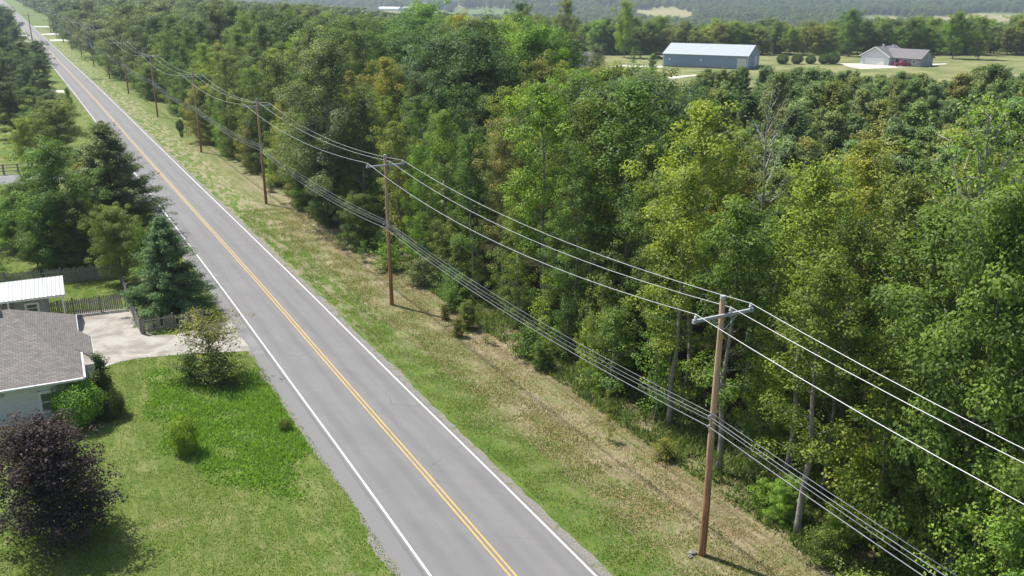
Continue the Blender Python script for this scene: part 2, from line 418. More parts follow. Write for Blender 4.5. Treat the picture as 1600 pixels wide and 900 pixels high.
# bare ground rubbed along the verge in the distance
m2 = concrete('dry_earth', (.22, .18, .10), (.40, .34, .22))

# ------------------------------------------------------------------ trees: one of each kind, then copies
def unit(a): return a/np.maximum(np.linalg.norm(a, axis=-1, keepdims=True), 1e-6)
def leafquads(c, hint, ln, wd, q, along=None, spread=1.0):
    n_ = len(c); nrm = unit(hint + unit(q.normal(size=(n_, 3)))*spread)
    t = unit(q.normal(size=(n_, 3))) if along is None else unit(along + q.normal(size=(n_, 3))*.35)
    t = unit(t - nrm*(t*nrm).sum(1, keepdims=True)); b = np.cross(nrm, t)
    ln = ln*q.uniform(.65, 1.3, (n_, 1)); wd = wd*q.uniform(.7, 1.25, (n_, 1)); fold = nrm*ln*.12
    return np.stack([c - t*ln*.5, c + b*wd*.5 + fold - t*ln*.08, c + t*ln*.5, c - b*wd*.5 + fold - t*ln*.08], 1)
PROF = {
    'tall': lambda x: (.55+.9*x)*(1-x)**.55 if x < .5 else 1.0*(1-x)**.5*1.40,
    'round': lambda x: math.sqrt(max(.03, 1-(2*x-.85)**2/1.4)),
    'dome': lambda x: math.sqrt(max(.02, 1-(x*.98)**2))*(1 if x > .12 else .86),
    'cone': lambda x: (1-x)**.85+.05,
    'vase': lambda x: .35+.8*x if x < .7 else .35+.56-(x-.7)*1.6,
}
def sprays_to(Q, sprays, q, ln, wd, per, up=.8, needle=False, turned=.0, shell=.35, spread=.55):
    Vs = []; T = []
    for c, a, outw, dr in sprays:
        k = max(6, int(per*q.uniform(.7, 1.3)*(a/.7)**1.6))
        off = q.normal(size=(k, 3))
        off = unit(off)*(q.uniform(0, 1, (k, 1))**shell)*np.array([a, a, a*.7])
        if dr is not None: off = off*np.array([.75, .75, .6]) + dr*q.uniform(-.9, .9, (k, 1))*a*.9
        cc = c+off
        hint = unit(off*1.5/a + np.array([0, 0, up if not needle else .9]) + outw*.4)
        al = None
        if needle: al = unit(outw + off/a*.7 + np.array([0, 0, .25]))
        Vs.append(leafquads(cc, hint, ln, wd, q, al, spread))
        r = q.uniform(); T.append(np.stack([np.full(k, r), q.uniform(size=k), np.full(k, q.uniform()*turned)*.5+q.uniform(size=k)*turned*.5], 1))
    return np.concatenate(Vs).reshape(-1, 3), np.concatenate(T)
def tree_meshes(name, seed, H, Rr, base, nbr, prof, ln=.165, wd=.11, per=105, spa=(.42, .84), trunk=.19, elev=(12, 62), kind='leaf', bark='bark',
                barebr=True, density=1.0, lean=.25, turned=.4, gap=.12, twig=False, limb=1.0, flare=1.25, shell=.35, spread=.55):
    q = np.random.default_rng(seed); rnd = random.Random(seed); mb = MB(); sprays = []
    wob = [Vector((rnd.uniform(-lean, lean), rnd.uniform(-lean, lean), 0)) for _ in range(7)]
    def tp(t):
        i = min(5, int(t*6)); f_ = t*6-i; o = wob[i].lerp(wob[i+1], f_)*min(1, t*3); return Vector((o.x, o.y, H*t*.97-.25))
    ts = [i/14 for i in range(15)]
    mb.tube([tp(t) for t in ts], [trunk*(flare if t == 0 else 1)*(1-.93*t**1.1) for t in ts], 8)
    f = PROF[prof]; side = rnd.uniform(0, 6.28)
    for i in range(nbr):
        x = ((i+.5)/nbr)**.92; t = base+(1-base)*x; az = i*2.39996+rnd.uniform(-.5, .5)
        if rnd.random() < gap: continue
        Lb = Rr*f(x)*(rnd.uniform(.72, 1.22) if kind == 'leaf' else rnd.uniform(.84, 1.06))
        el = R(elev[0]+(elev[1]-elev[0])*x + rnd.uniform(-9, 9))
        d = Vector((math.cos(az)*math.cos(el), math.sin(az)*math.cos(el), math.sin(el)))
        p0 = tp(t); droop = -.10 if kind == 'leaf' else .12
        pts = [p0 + d*Lb*s_ + Vector((0, 0, droop*Lb*s_*s_*(-1))) + Vector((rnd.uniform(-1, 1), rnd.uniform(-1, 1), rnd.uniform(-.5, .5)))*.06*Lb*s_ for s_ in (0, .33, .66, 1)]
        rb = max(.02, trunk*.38*limb*(1-t*.7))
        mb.tube(pts, [rb, rb*.7, rb*.42, rb*.15], 5, False)
        ns = max(2, int(Lb*2.1*density)+1)
        for j in range(ns):
            s_ = .28+.74*(j+rnd.random())/ns; k3 = min(2, int(s_*3)); pc = pts[k3].lerp(pts[k3+1], min(1, s_*3-k3))
            sp = Vector((rnd.uniform(-1, 1), rnd.uniform(-1, 1), rnd.uniform(-.6, .7)))*Lb*(.23 if kind == 'leaf' else .12)*(.5+s_)
            c = pc+sp
            if twig and rnd.random() < .7: mb.tube([pc, pc.lerp(c, .5)+Vector((0, 0, .05)), c], [rb*.35, rb*.2, rb*.1], 4, False)
            a = rnd.uniform(*spa)*(1-.25*x)
            dr = None if kind == 'leaf' else np.array(d)
            sprays.append((np.array(c), a, np.array(d), dr))
    for j in range(4):
        c = tp(1)+Vector((rnd.uniform(-.3, .3), rnd.uniform(-.3, .3), -j*.45)); sprays.append((np.array(c), rnd.uniform(.35, .6), np.array((0, 0, 1.)), None))
    V_, T_ = sprays_to(None, sprays, q, ln, wd, per, .8 if kind == 'leaf' else .35, kind != 'leaf', turned, shell, spread)
    crown = npmesh(name+'_crown', V_, 4, M['leaf' if kind == 'leaf' else 'needle'], T_)
    tr = mb.mesh(name+'_trunk', M[bark]); tr.shade_smooth()
    return dict(trunk=tr, crown=crown, H=H, R=Rr, V=V_, T=T_)

PT = {}
PT['tall1'] = tree_meshes('tall', 11, 17, 3.3, .30, 44, 'tall', density=.82, shell=.26)
PT['tall2'] = tree_meshes('tall', 12, 17, 3.0, .26, 46, 'tall', density=.82, shell=.26, elev=(5, 66))
PT['tall3'] = tree_meshes('tall', 13, 17, 3.8, .32, 44, 'tall', density=.82, shell=.26, spa=(.45, .85))
PT['tall4'] = tree_meshes('tall', 14, 17, 3.4, .12, 54, 'round', density=.85)
PT['broad1'] = tree_meshes('broad', 21, 16, 5.0, .10, 54, 'round', density=.62, spa=(.75, 1.35), per=92, shell=.22, spread=.45, ln=.22, wd=.15, trunk=.26)
PT['broad2'] = tree_meshes('broad', 22, 15, 5.4, .12, 54, 'round', density=.62, spa=(.75, 1.4), per=92, shell=.22, spread=.45, ln=.22, wd=.15, trunk=.26)
PT['full'] = tree_meshes('full', 23, 12, 4.6, .03, 56, 'round', density=.65, spa=(.7, 1.2), per=80, shell=.22, spread=.45, ln=.22, wd=.15, trunk=.2, elev=(2, 62), gap=.05)
PT['bare'] = tree_meshes('bare', 31, 16, 3.6, .2, 44, 'tall', per=9, density=.8, bark='bark_pale', twig=True, limb=1.5, spa=(.4, .7))
PT['limbed'] = tree_meshes('limbed', 32, 16, 4.4, .36, 34, 'vase', per=30, density=.9, bark='bark_pale', twig=True, limb=2.2, elev=(35, 75), spa=(.5, .9))
PT['sap'] = tree_meshes('sapling', 41, 7, 1.9, .12, 26, 'round', per=40, density=1.5, ln=.17, wd=.12, trunk=.08, spa=(.4, .7))
PT['pine1'] = tree_meshes('pine', 51, 12, 3.0, .15, 60, 'round', kind='needle', ln=.36, wd=.10, per=80, density=.95, elev=(8, 68), trunk=.16, turned=0, spa=(.5, .9), shell=.25)
PT['pine2'] = tree_meshes('pine', 52, 12, 2.3, .12, 50, 'round', kind='needle', ln=.36, wd=.10, per=80, density=1.0, elev=(5, 68), trunk=.16, turned=0, spa=(.5, .9), shell=.25)
PT['spruce'] = tree_meshes('spruce', 53, 12, 5.0, .04, 150, 'cone', kind='needle', ln=.30, wd=.07, per=95, density=1.35, elev=(-10, 45), trunk=.2, turned=0, spa=(.45, .8), gap=.06, lean=.1)
PT['bluepine'] = tree_meshes('bluepine', 54, 9, 3.9, .02, 150, 'cone', kind='needle', ln=.24, wd=.06, per=120, density=1.5, elev=(-4, 50), trunk=.15, turned=0, spa=(.4, .68), gap=.03, lean=.05)
PT['plum'] = tree_meshes('plum', 61, 6.3, 2.75, .12, 90, 'dome', per=80, density=2.7, ln=.125, wd=.095, trunk=.13, spa=(.32, .6), turned=0, elev=(6, 62), gap=.03)
PT['thin'] = tree_meshes('thin', 62, 5, 2.6, .14, 34, 'vase', per=42, density=2.4, ln=.14, wd=.09, trunk=.11, spa=(.3, .5), twig=True, elev=(25, 60), limb=1.7)
PT['bush'] = tree_meshes('bush', 71, 2.3, 1.75, .02, 44, 'round', per=70, density=3.6, ln=.11, wd=.08, trunk=.06, spa=(.26, .42), turned=.2, gap=0, elev=(5, 75))
PT['shrub'] = tree_meshes('shrub', 72, 2.2, 1.5, .02, 30, 'round', per=50, density=2.3, ln=.15, wd=.09, trunk=.05, spa=(.28, .5), gap=.1, elev=(10, 75))
def ball_meshes(name, seed, H, Rr, n_s, per, ln, wd, a, squat=1.0, kind='leaf', lumps=.12, floor=.08):
    q = np.random.default_rng(seed); mb = MB(); sp = []
    for i in range(n_s):
        z = 1-2*(i+.5)/n_s; th = i*2.39996; rr_ = math.sqrt(1-z*z); k = 1+q.uniform(-lumps, lumps)
        d = np.array([rr_*math.cos(th), rr_*math.sin(th), z]); c = d*np.array([Rr, Rr, H/2])*k*.88; c[2] = max(c[2]+H/2, floor)
        sp.append((c, a*q.uniform(.8, 1.25), d, None))
        if i % 5 == 0: mb.tube([(0, 0, -.1), tuple(c*np.array([.3, .3, .4])), tuple(c*.93)], [.035, .02, .008], 4, False)
    mb.tube([(0, 0, -.15), (0, 0, H*.55)], [.07, .03], 6)
    V_, T_ = sprays_to(None, sp, q, ln, wd, per, .5, False, .15)
    return dict(trunk=mb.mesh(name+'_stem', M['bark']), crown=npmesh(name+'_foliage', V_, 4, M['leaf'], T_), H=H, R=Rr)
PT['ball'] = ball_meshes('ball', 91, 2.3, 1.4, 150, 190, .11, .08, .32)
PT['tuft'] = ball_meshes('tuft', 92, 1.9, .95, 90, 170, .13, .07, .30, lumps=.35)
PT['columnar'] = tree_meshes('columnar', 73, 4, .95, .02, 60, 'cone', kind='needle', ln=.16, wd=.05, per=110, density=3, elev=(30, 72), trunk=.08, turned=0, spa=(.25, .42), gap=0)
PT['low'] = tree_meshes('low', 81, 14, 4.3, .1, 30, 'round', per=16, density=.6, ln=.62, wd=.48, spa=(.9, 1.7), shell=.2, spread=.4)
PT['low2'] = tree_meshes('low', 82, 14, 3.8, .1, 30, 'round', per=16, density=.6, ln=.62, wd=.48, spa=(.9, 1.7), shell=.2, spread=.4)

GRN = dict(dark=(.046, .080, .020), mid=(.074, .118, .026), bright=(.110, .168, .024), yg=(.130, .180, .032), yellow=(.185, .190, .036), olive=(.118, .138, .034),
           grey=(.085, .112, .055), blue=(.056, .092, .036), rust=(.135, .128, .05), pine=(.105, .150, .045), bpine=(.072, .14, .058), sprc=(.090, .140, .050), purple=(.048, .034, .040), lime=(.125, .20, .03))
def jit(c, q, a=.14):
    k = q.uniform(1-a, 1+a)*1.8; return (c[0]*k*q.uniform(1-a, 1+a), c[1]*k, c[2]*k*q.uniform(1-a, 1+a), 1)
RQ = random.Random(77)
def plant(name, proto, x, y, h, wscale, col, label, cat='tree', group=None, rz=None, parts=('trunk', 'crown'), tilt=0, q=RQ):
    p_ = PT[proto]; s_ = h/p_['H']
    e = empty(name, (x, y, g(x, y)), rz if rz is not None else q.uniform(0, 6.28), label=label, category=cat)
    if group: e['group'] = group
    e.scale = (s_*wscale, s_*wscale, s_)
    e.rotation_euler.x = q.uniform(-tilt, tilt)
    for k, nm in (('trunk', parts[0]), ('crown', parts[1])):
        o = link(nm, p_[k], e)
        if k == 'crown': o.color = jit(GRN[col], q)
    return e
def by_top(px, py, L):
    """where a plant stands whose tip is seen there, L metres off the road line"""
    X, Y, Z = ray(px, py); lo, hi = 25., 900.
    for _ in range(60):
        m_ = (lo+hi)/2
        if X/Y*m_ > float(roadx(m_))+L: hi = m_
        else: lo = m_
    return X/Y*lo, lo, CH+Z/Y*lo-g(X/Y*lo, lo)
#%%PLACES%%
# ------------------------------------------------------------------ utility poles and their wires
POLE_DY = [0, -1.5, -2.2, -3.5, -.7, 2.4, .4, .8]
PS, PY0, PX0 = 38.92, 36.875, 7.656
e_across = Vector((.887, .461, 0)); e_along = Vector((-.461, .887, 0)); UP = Vector((0, 0, 1))
def pole_xy(k):
    Y = PY0 + k*PS + (POLE_DY[k] if 0 <= k < 8 else 0)
    return PX0+float(bend(Y)), Y
PH = 13.28
mb = MB()
zs = [-.4, .5, 3, 6, 9, 12, 13.15, 13.28]
mb.tube([(0.02*math.sin(z*.7), .02*math.cos(z), z) for z in zs], [.185, .18, .17, .158, .145, .13, .125, .09], 14)
me_pole = mb.mesh('pole_shaft', M['pole']); me_pole.shade_smooth()
mb = MB(); mb.tube([(0, 0, 13.26), (0, 0, 13.42)], [.135, .12], 12); me_cap = mb.mesh('pole_cap', M['metal_grey'])
mb = MB(); mb.box(e_along*-.19+UP*12.55+e_across*-.06, (1.66, .055, .07), (e_across, e_along, UP))
for s_ in (-1, 1): mb.box(e_along*-.19+e_across*(1.62*s_-.06)+UP*12.55, (.06, .075, .09), (e_across, e_along, UP))
me_arm = mb.mesh('crossarm', M['metal_grey'])
mb = MB()
mb.box(e_along*-.26+e_across*.34+UP*12.2, (.42, .008, .022), ((e_across*.76+UP*.65).normalized(), e_along, (UP*.76-e_across*.65).normalized()))
me_b1 = mb.mesh('brace', M['metal_grey'])
mb = MB()
mb.box(e_along*-.26-e_across*.34+UP*12.2, (.42, .008, .022), ((-e_across*.76+UP*.65).normalized(), e_along, (UP*.76+e_across*.65).normalized()))
me_b2 = mb.mesh('brace', M['metal_grey'])
ATT = (-1.60, .34, 1.48)
me_ins = []
for a in ATT:
    mb = MB(); c = e_along*-.19+e_across*a
    mb.tube([c+UP*z for z in (12.61, 12.67, 12.69, 12.72, 12.73, 12.78, 12.79, 12.83, 12.88)], [.022, .022, .075, .08, .05, .075, .045, .05, .03], 10)
    me_ins.append(mb.mesh('insulator', M['insulator']))
CAB = (7.74, 7.56, 7.38, 7.06)
me_cl = []
for z in CAB[1::2]:
    mb = MB(); mb.box(-e_across*.2+UP*z, (.09, .06, .05), (e_across, e_along, UP)); mb.tube([-e_across*.12+UP*(z-.12), -e_across*.12+UP*(z+.12)], .05, 8)
    me_cl.append(mb.mesh('cable_clamp', M['cable']))
nth = ['nearest', 'second nearest', 'third', 'fourth', 'fifth', 'sixth', 'seventh', 'eighth', 'ninth', 'tenth', 'eleventh', 'twelfth', 'thirteenth', 'fourteenth']
for k in range(13):
    x, y = pole_xy(k)
    e = empty('utility_pole', (x, y, g(x, y)), 0, category='utility pole', group='utility poles along the road verge',
              label=('brown wooden utility pole with grey crossarm, nearest of the roadside row' if k == 0 else
                     f'brown wooden utility pole with crossarm, {nth[k]} of the row along the verge' if k < 13 else ''))
    link('pole_shaft', me_pole, e); link('pole_cap', me_cap, e); link('crossarm', me_arm, e); link('brace', me_b1, e); link('brace', me_b2, e)
    for q_ in me_ins: link('insulator', q_, e)
    for q_ in me_cl: link('cable_clamp', q_, e)
def wire(name, off_a, z0, sag, r, mat, label, group, along=0):
    mb = MB(); pts = []
    for k in range(-2, 13):
        x0, y0 = pole_xy(k); x1, y1 = pole_xy(k+1); z_a = g(x0, y0)+z0; z_b = g(x1, y1)+z0
        n_ = 14 if k < 4 else 10
        for i in range(n_):
            t = i/n_; sg = sag*4*t*(1-t)*(1+.12*math.sin(k*2.1+off_a*3+z0))
            p_ = Vector((x0+(x1-x0)*t, y0+(y1-y0)*t, z_a+(z_b-z_a)*t-sg)) + e_across*off_a + e_along*along
            pts.append(p_)
    mb.tube(pts, r, 6)
    return mb.build(name, mat, None, True, category='wire', label=label, group=group)
wire('power_wire', ATT[0], 12.87, 1.15, .017, M['wire'], 'bare silver power wire on the roadside end of the crossarms', 'bare power wires on the crossarms', -.19)
wire('power_wire', ATT[1], 12.87, 1.05, .017, M['wire'], 'bare silver power wire on the middle insulators beside the pole tops', 'bare power wires on the crossarms', -.19)
wire('power_wire', ATT[2], 12.87, 1.10, .017, M['wire'], 'bare silver power wire on the woodland end of the crossarms', 'bare power wires on the crossarms', -.19)
for i, (o, z, s_, r_) in enumerate(((-.16, CAB[0], .62, .014), (-.22, CAB[1], .70, .017), (-.2, CAB[2], .80, .013), (-.24, CAB[3], .74, .021))):
    wire('communication_cable', o, z, s_, r_, M['cable'], ('uppermost grey cable of the bundle halfway up the poles', 'second grey cable from the top of the bundle halfway up the poles',
         'third grey cable from the top of the bundle halfway up the poles', 'thickest and lowest grey cable halfway up the poles')[i], 'cables strung halfway up the poles')
# two poles on the far left side of the road
for (px, py, pt, lb) in ((52, 72, 21, 'dark wooden utility pole on the left side of the distant road, nearer of two'), (20, 57, 15, 'dark wooden utility pole on the left side of the distant road, farther of two')):
    x, y = at(px, py); h = height_at(px-7, pt, x, y)
    e = empty('utility_pole', (x, y, g(x, y)), 0, category='utility pole', group='utility poles on the far left of the road', label=lb); e.scale = (1.3, 1.3, h/PH)
    link('pole_shaft', me_pole, e); link('pole_cap', me_cap, e); link('crossarm', me_arm, e)
    for q_ in me_ins: link('insulator', q_, e)

# ------------------------------------------------------------------ brick-clad house at the left edge
def shingle(name, a, b):
    m, n, p = nt(name); uv = N(n, 'ShaderNodeTexCoord')
    br = N(n, 'ShaderNodeTexBrick'); br.inputs['Scale'].default_value = 1; br.inputs['Brick Width'].default_value = .32; br.inputs['Row Height'].default_value = .16
    br.inputs['Mortar Size'].default_value = .012; br.inputs['Color1'].default_value = (*a, 1); br.inputs['Color2'].default_value = (*b, 1); br.inputs['Mortar'].default_value = (*[x*.55 for x in a], 1)
    n.links.new(uv.outputs['UV'], br.inputs[0])
    f = noise(n, uv.outputs['Object'], 1.1, 6, .75); c = mix(n, 1.0, br.outputs[0], mix(n, f, (.72, .72, .72), (1.3, 1.26, 1.24)), 'MULTIPLY')
    n.links.new(c, p.inputs['Base Color']); p.inputs['Roughness'].default_value = .92; bump(n, p, br.outputs['Fac'], .5, -.02)
    return m
M['shingle'] = shingle('roof_shingle', (.195, .18, .165), (.275, .255, .235))
M['shingle_far'] = shingle('roof_shingle_grey', (.17, .165, .17), (.22, .21, .215))
m, n, p = nt('pale_brick'); uv = N(n, 'ShaderNodeTexCoord'); br = N(n, 'ShaderNodeTexBrick')
for k_, v_ in (('Scale', 1), ('Brick Width', .24), ('Row Height', .085), ('Mortar Size', .008)): br.inputs[k_].default_value = v_
for k_, v_ in (('Color1', (.80, .77, .73, 1)), ('Color2', (.70, .67, .64, 1)), ('Mortar', (.5, .48, .46, 1))): br.inputs[k_].default_value = v_
n.links.new(uv.outputs['UV'], br.inputs[0]); n.links.new(br.outputs[0], p.inputs['Base Color']); p.inputs['Roughness'].default_value = .9; bump(n, p, br.outputs['Fac'], .3, -.01)
M['brick'] = m
def quad_uv(name, polys, mat, parent=None, thick=0):
    """planar faces with metre uvs, u level and v up the slope"""
    vs = []; fs = []; uvs = []
    for P4 in polys:
        P4 = [Vector(q) for q in P4]; nrm = (P4[1]-P4[0]).cross(P4[2]-P4[0]).normalized()
        u = UP.cross(nrm); u = u.normalized() if u.length > 1e-3 else Vector((1, 0, 0)); v_ = nrm.cross(u)
        b = len(vs); vs += [tuple(q) for q in P4]; fs.append(tuple(range(b, b+len(P4)))); uvs += [(q.dot(u), q.dot(v_)) for q in P4]
    me = bpy.data.meshes.new(name); me.from_pydata(vs, [], fs); me.materials.append(mat); ul = me.uv_layers.new(name='UVMap')
    for lp in me.loops: ul.data[lp.index].uv = uvs[lp.vertex_index]
    o = link(name, me, parent)
    if thick:
        sm_ = o.modifiers.new('thick', 'SOLIDIFY'); sm_.thickness = thick; sm_.offset = -1
    return o
A1 = Vector((math.cos(R(25)), math.sin(R(25)), 0)); A2 = Vector((-math.sin(R(27)), math.cos(R(27)), 0))
hc = Vector((-26.99, 51.22, 0)); hz = g(-29, 52)
def hp(a, b, z): return hc + A1*a + A2*b + UP*z        # a towards the road, b along the road, z above sea level of the road
h_root = empty('house', (hc.x-4, hc.y+4, hz), 0, category='house', label='single storey pale brick house with brown shingle hip roof, beside the driveway')
def loc(o, root):                                       # built in world places, then parented without moving
    o.parent = root; o.matrix_parent_inverse = Matrix.Translation(-Vector(root.location)); return o
E_, RZ = 2.65, 5.75
roof_f = [[hp(0, 0, E_), hp(-3.8, 6.3, RZ), hp(-16, 6.3, RZ), hp(-16, 0, E_)],
          [hp(0, 12.7, E_), hp(-3.8, 6.3, RZ), hp(0, 0, E_)],
          [hp(-16, 12.7, E_), hp(-16, 6.3, RZ), hp(-3.8, 6.3, RZ), hp(0, 12.7, E_)]]
rf = loc(quad_uv('roof', roof_f, M['shingle'], None, .06), h_root)
# the low lean-to roof over the side door that juts towards the driveway
por = loc(quad_uv('porch_roof', [[hp(.75, 4.6, E_-.612+.03), hp(.75, 9.0, E_-.612+.03), hp(-.3, 9.0, E_+.245+.03), hp(-.3, 4.6, E_+.245+.03)]], M['shingle'], None, .07), h_root)
mb = MB()
for (a0, b0, a1, b1) in ((0, 0, -16, 0), (0, 0, 0, 4.6), (0, 9.0, 0, 12.7), (0, 12.7, -16, 12.7)):
    p0, p1 = hp(a0, b0, E_-.09), hp(a1, b1, E_-.09); d = (p1-p0); mb.box((p0+p1)/2, (d.length/2+.02, .03, .09), (d.normalized(), d.normalized().cross(UP), UP))
for (a0, b0, a1, b1) in ((.75, 4.6, .75, 9.0),):
    p0, p1 = hp(a0, b0, E_-.70), hp(a1, b1, E_-.70); d = (p1-p0); mb.box((p0+p1)/2, (d.length/2+.02, .03, .08), (d.normalized(), d.normalized().cross(UP), UP))
loc(mb.build('fascia', M['white']), h_root)
mb = MB()
for (a0, b0, a1, b1) in ((-.05, -.07, -16, -.07), (.07, .05, .07, 4.5)):
    mb.tube([hp(a0, b0, E_-.06), hp(a1, b1, E_-.06)], .06, 8)
loc(mb.build('gutter', M['white']), h_root)
w0 = .55
wl = loc(quad_uv('wall', [[hp(-16, w0, hz-.3), hp(-w0, w0, hz-.3), hp(-w0, w0, E_-.15), hp(-16, w0, E_-.15)], [hp(-w0, w0, hz-.3), hp(-w0, 12.7-w0, hz-.3), hp(-w0, 12.7-w0, E_-.15), hp(-w0, w0, E_-.15)],
     [hp(-w0, 12.7-w0, hz-.3), hp(-16, 12.7-w0, hz-.3), hp(-16, 12.7-w0, E_-.15), hp(-w0, 12.7-w0, E_-.15)], [hp(-16, w0, hz-.3), hp(-16, 12.7-w0, hz-.3), hp(-16, 12.7-w0, E_-.15), hp(-16, w0, E_-.15)]], M['brick']), h_root)
mb = MB(); mb.add([hp(-16, 0, E_-.17), hp(0, 0, E_-.17), hp(0, 12.7, E_-.17), hp(-16, 12.7, E_-.17)], [(0, 1, 2, 3)]); loc(mb.build('soffit', M['white']), h_root)
mb = MB(); c = hp(-8, w0-.03, hz+.12); mb.box(c, (8.2, .05, .42), (A1, A2, UP)); loc(mb.build('foundation', M['side_asphalt']), h_root)
def window(root, c, wd, ht, ax_u, ax_n, nm='window', bars=1):
    mb = MB(); c = Vector(c)
    for s_ in (-1, 1):
        mb.box(c+ax_u*s_*wd/2, (.09, .06, ht/2+.09), (ax_u, ax_n, UP)); mb.box(c+UP*s_*ht/2, (wd/2+.09, .064, .09), (ax_u, ax_n, UP))
    mb.box(c, (wd/2, .035, .03), (ax_u, ax_n, UP))
    if bars > 1: mb.box(c, (.03, .036, ht/2), (ax_u, ax_n, UP))
    f_ = mb.build(nm, M['white']); loc(f_, root)
    mb = MB(); mb.box(c+ax_n*0, (wd/2-.04, .015, ht/2-.04), (ax_u, ax_n, UP)); pn = mb.build('pane', M['glass']); pn.parent = f_
    return f_
window(h_root, hp(-2.1, w0-.04, 1.2), 1.15, 1.35, A1, A2)
window(h_root, hp(-8.2, w0-.04, 1.2), 1.15, 1.35, A1, A2)
mb = MB(); c = hp(-w0+.03, 6.8, hz+1.2); mb.box(c, (.04, .48, 1.15), (A1, A2, UP)); d_ = loc(mb.build('door', M['white']), h_root)
mb = MB(); mb.tube([hp(-w0+.07, 7.15, hz+1.1), hp(-w0+.16, 7.15, hz+1.1)], .03, 8); hn = mb.build('handle', M['metal_grey']); hn.parent = d_
mb = MB(); c = hp(-4.6, 6.1, RZ+.02); mb.box(c, (.3, .22, .14), (A1, A2, UP)); loc(mb.build('roof_vent', M['metal_grey']), h_root)
mb = MB(); c = hp(-6.2, 3.6, 4.55); mb.tube([c-UP*.3, c+UP*.35], .05, 8); loc(mb.build('vent_pipe', M['dark']), h_root)
mb = MB(); c = hp(-4.9, w0-.03, 2.1); mb.box(c, (.35, .03, .1), (A1, A2, UP)); loc(mb.build('wall_vent', M['metal_grey']), h_root)

# ------------------------------------------------------------------ outbuilding with a white metal roof
def ribbed(name, c, sc=2.2):
    m, n, p = nt(name); uv = N(n, 'ShaderNodeTexCoord'); wv = N(n, 'ShaderNodeTexWave'); wv.bands_direction = 'X'; wv.inputs['Scale'].default_value = sc; wv.inputs['Distortion'].default_value = 0
    n.links.new(uv.outputs['UV'], wv.inputs[0]); f = mapr(n, wv.outputs['Fac'], .75, .95); nn = noise(n, uv.outputs['Object'], .8, 5, .7)
    cc = mix(n, f, c, tuple(x*.78 for x in c)); n.links.new(mix(n, 1.0, cc, mix(n, nn, (.88, .88, .88), (1.08, 1.08, 1.08)), 'MULTIPLY'), p.inputs['Base Color'])
    p.inputs['Roughness'].default_value = .45; p.inputs['Metallic'].default_value = .15; bump(n, p, wv.outputs['Fac'], .5, .03); return m
M['metal_roof'] = ribbed('white_ribbed_roof', (.38, .395, .40), 1.0)
M['shed_wall'] = simple('shed_siding', (.34, .345, .34), .8, var=.35, scale=3)
sc_ = Vector((-36.7, 68.9, 0)); sz = g(-39, 70)
def sp_(a, b, z): return sc_ + A1*a + A2*b + UP*z
s_root = empty('outbuilding', (-41, 70, sz), 0, category='shed', label='low grey shed with white ribbed metal roof and open porch, behind the house')
loc(quad_uv('roof', [[sp_(0, 0, 2.05), sp_(0, 2.6, 2.85), sp_(-13, 2.6, 2.85), sp_(-13, 0, 2.05)], [sp_(-13, 2.6, 2.85), sp_(0, 2.6, 2.85), sp_(0, 4.6, 2.35), sp_(-13, 4.6, 2.35)]], M['metal_roof'], None, .05), s_root)
mb = MB(); mb.box(sp_(-7.1, 2.9, sz+1.35), (5.7, 1.4, 1.4), (A1, A2, UP)); loc(mb.build('wall', M['shed_wall']), s_root)
for a in (-.25, -4.2, -8.4):
    mb = MB(); mb.box(sp_(a, .25, (sz+1.95)/2), (.06, .06, (1.95-sz)/2), (A1, A2, UP)); loc(mb.build('porch_post', M['white']), s_root)
mb = MB(); mb.box(sp_(-6.5, .12, 1.93), (6.5, .04, .08), (A1, A2, UP)); loc(mb.build('fascia', M['white']), s_root)
for a in (-2.6, -6.6): window(s_root, sp_(a, 1.46, .75), .9, .8, A1, A2)
mb = MB(); mb.box(sp_(-4.3, 1.46, .45), (.42, .04, .95), (A1, A2, UP)); loc(mb.build('door', M['bark']), s_root)
mb = MB(); mb.box(sp_(-6.5, .8, sz+.06), (6.5, .85, .07), (A1, A2, UP)); loc(mb.build('porch_floor', M['concrete']), s_root)

# ------------------------------------------------------------------ weathered picket fences
M['fence'] = simple('weathered_board', (.30, .28, .25), .9, var=.5, scale=14, bumps=.4, c2=(.14, .125, .11))
def picket(name, pts, label, ht=1.45, gap=.15, seed=1):
    q = random.Random(seed); xy = [Vector((*p_, 0)) for p_ in pts]; root = empty(name, (xy[0].x, xy[0].y, g(xy[0].x, xy[0].y)), 0, category='fence', label=label, group='weathered picket fences round the yard')
    for a, b in zip(xy[:-1], xy[1:]):
        d = b-a; Ln = d.length; u = d.normalized(); nn = u.cross(UP)
        mb = MB()
        k = int(Ln/gap)
        for i in range(k):
            if q.random() < .03: continue
            c = a+u*(i+.5)*gap+nn*.05; h = ht*q.uniform(.93, 1.05); z = g(c.x, c.y); w_ = .052
            tl = q.uniform(-.02, .02)
            mb.prism([u*-w_, u*w_, u*(w_+tl)+UP*(h-.1), u*tl+UP*h, u*(tl-w_)+UP*(h-.1)], c+UP*(z+.05), nn*.02)
        loc(mb.build('picket_panel', M['fence']), root)
        for zz in (.35, 1.1):
            mb = MB(); p0, p1 = a+UP*(g(a.x, a.y)+zz), b+UP*(g(b.x, b.y)+zz); mb.tube([p0, p1], .04, 4); loc(mb.build('rail', M['fence']), root)
        kk = max(1, round(Ln/2.6))
        for i in range(kk+1):
            c = a+u*Ln*i/kk; z = g(c.x, c.y); mb = MB(); mb.box(c-nn*.06+UP*(z+ht/2), (.06, .06, ht/2+.12), (u, nn, UP)); loc(mb.build('fence_post', M['fence']), root)
picket('picket_fence', [(-52, 77.6), (-42.9, 80.4), (-37.9, 82.0)], 'grey picket fence behind the white-roofed shed', seed=1)
picket('picket_fence', [(-37.8, 81.6), (-33.6, 73.5)], 'grey picket fence beside the yard, far half running back from the front fence', seed=2)
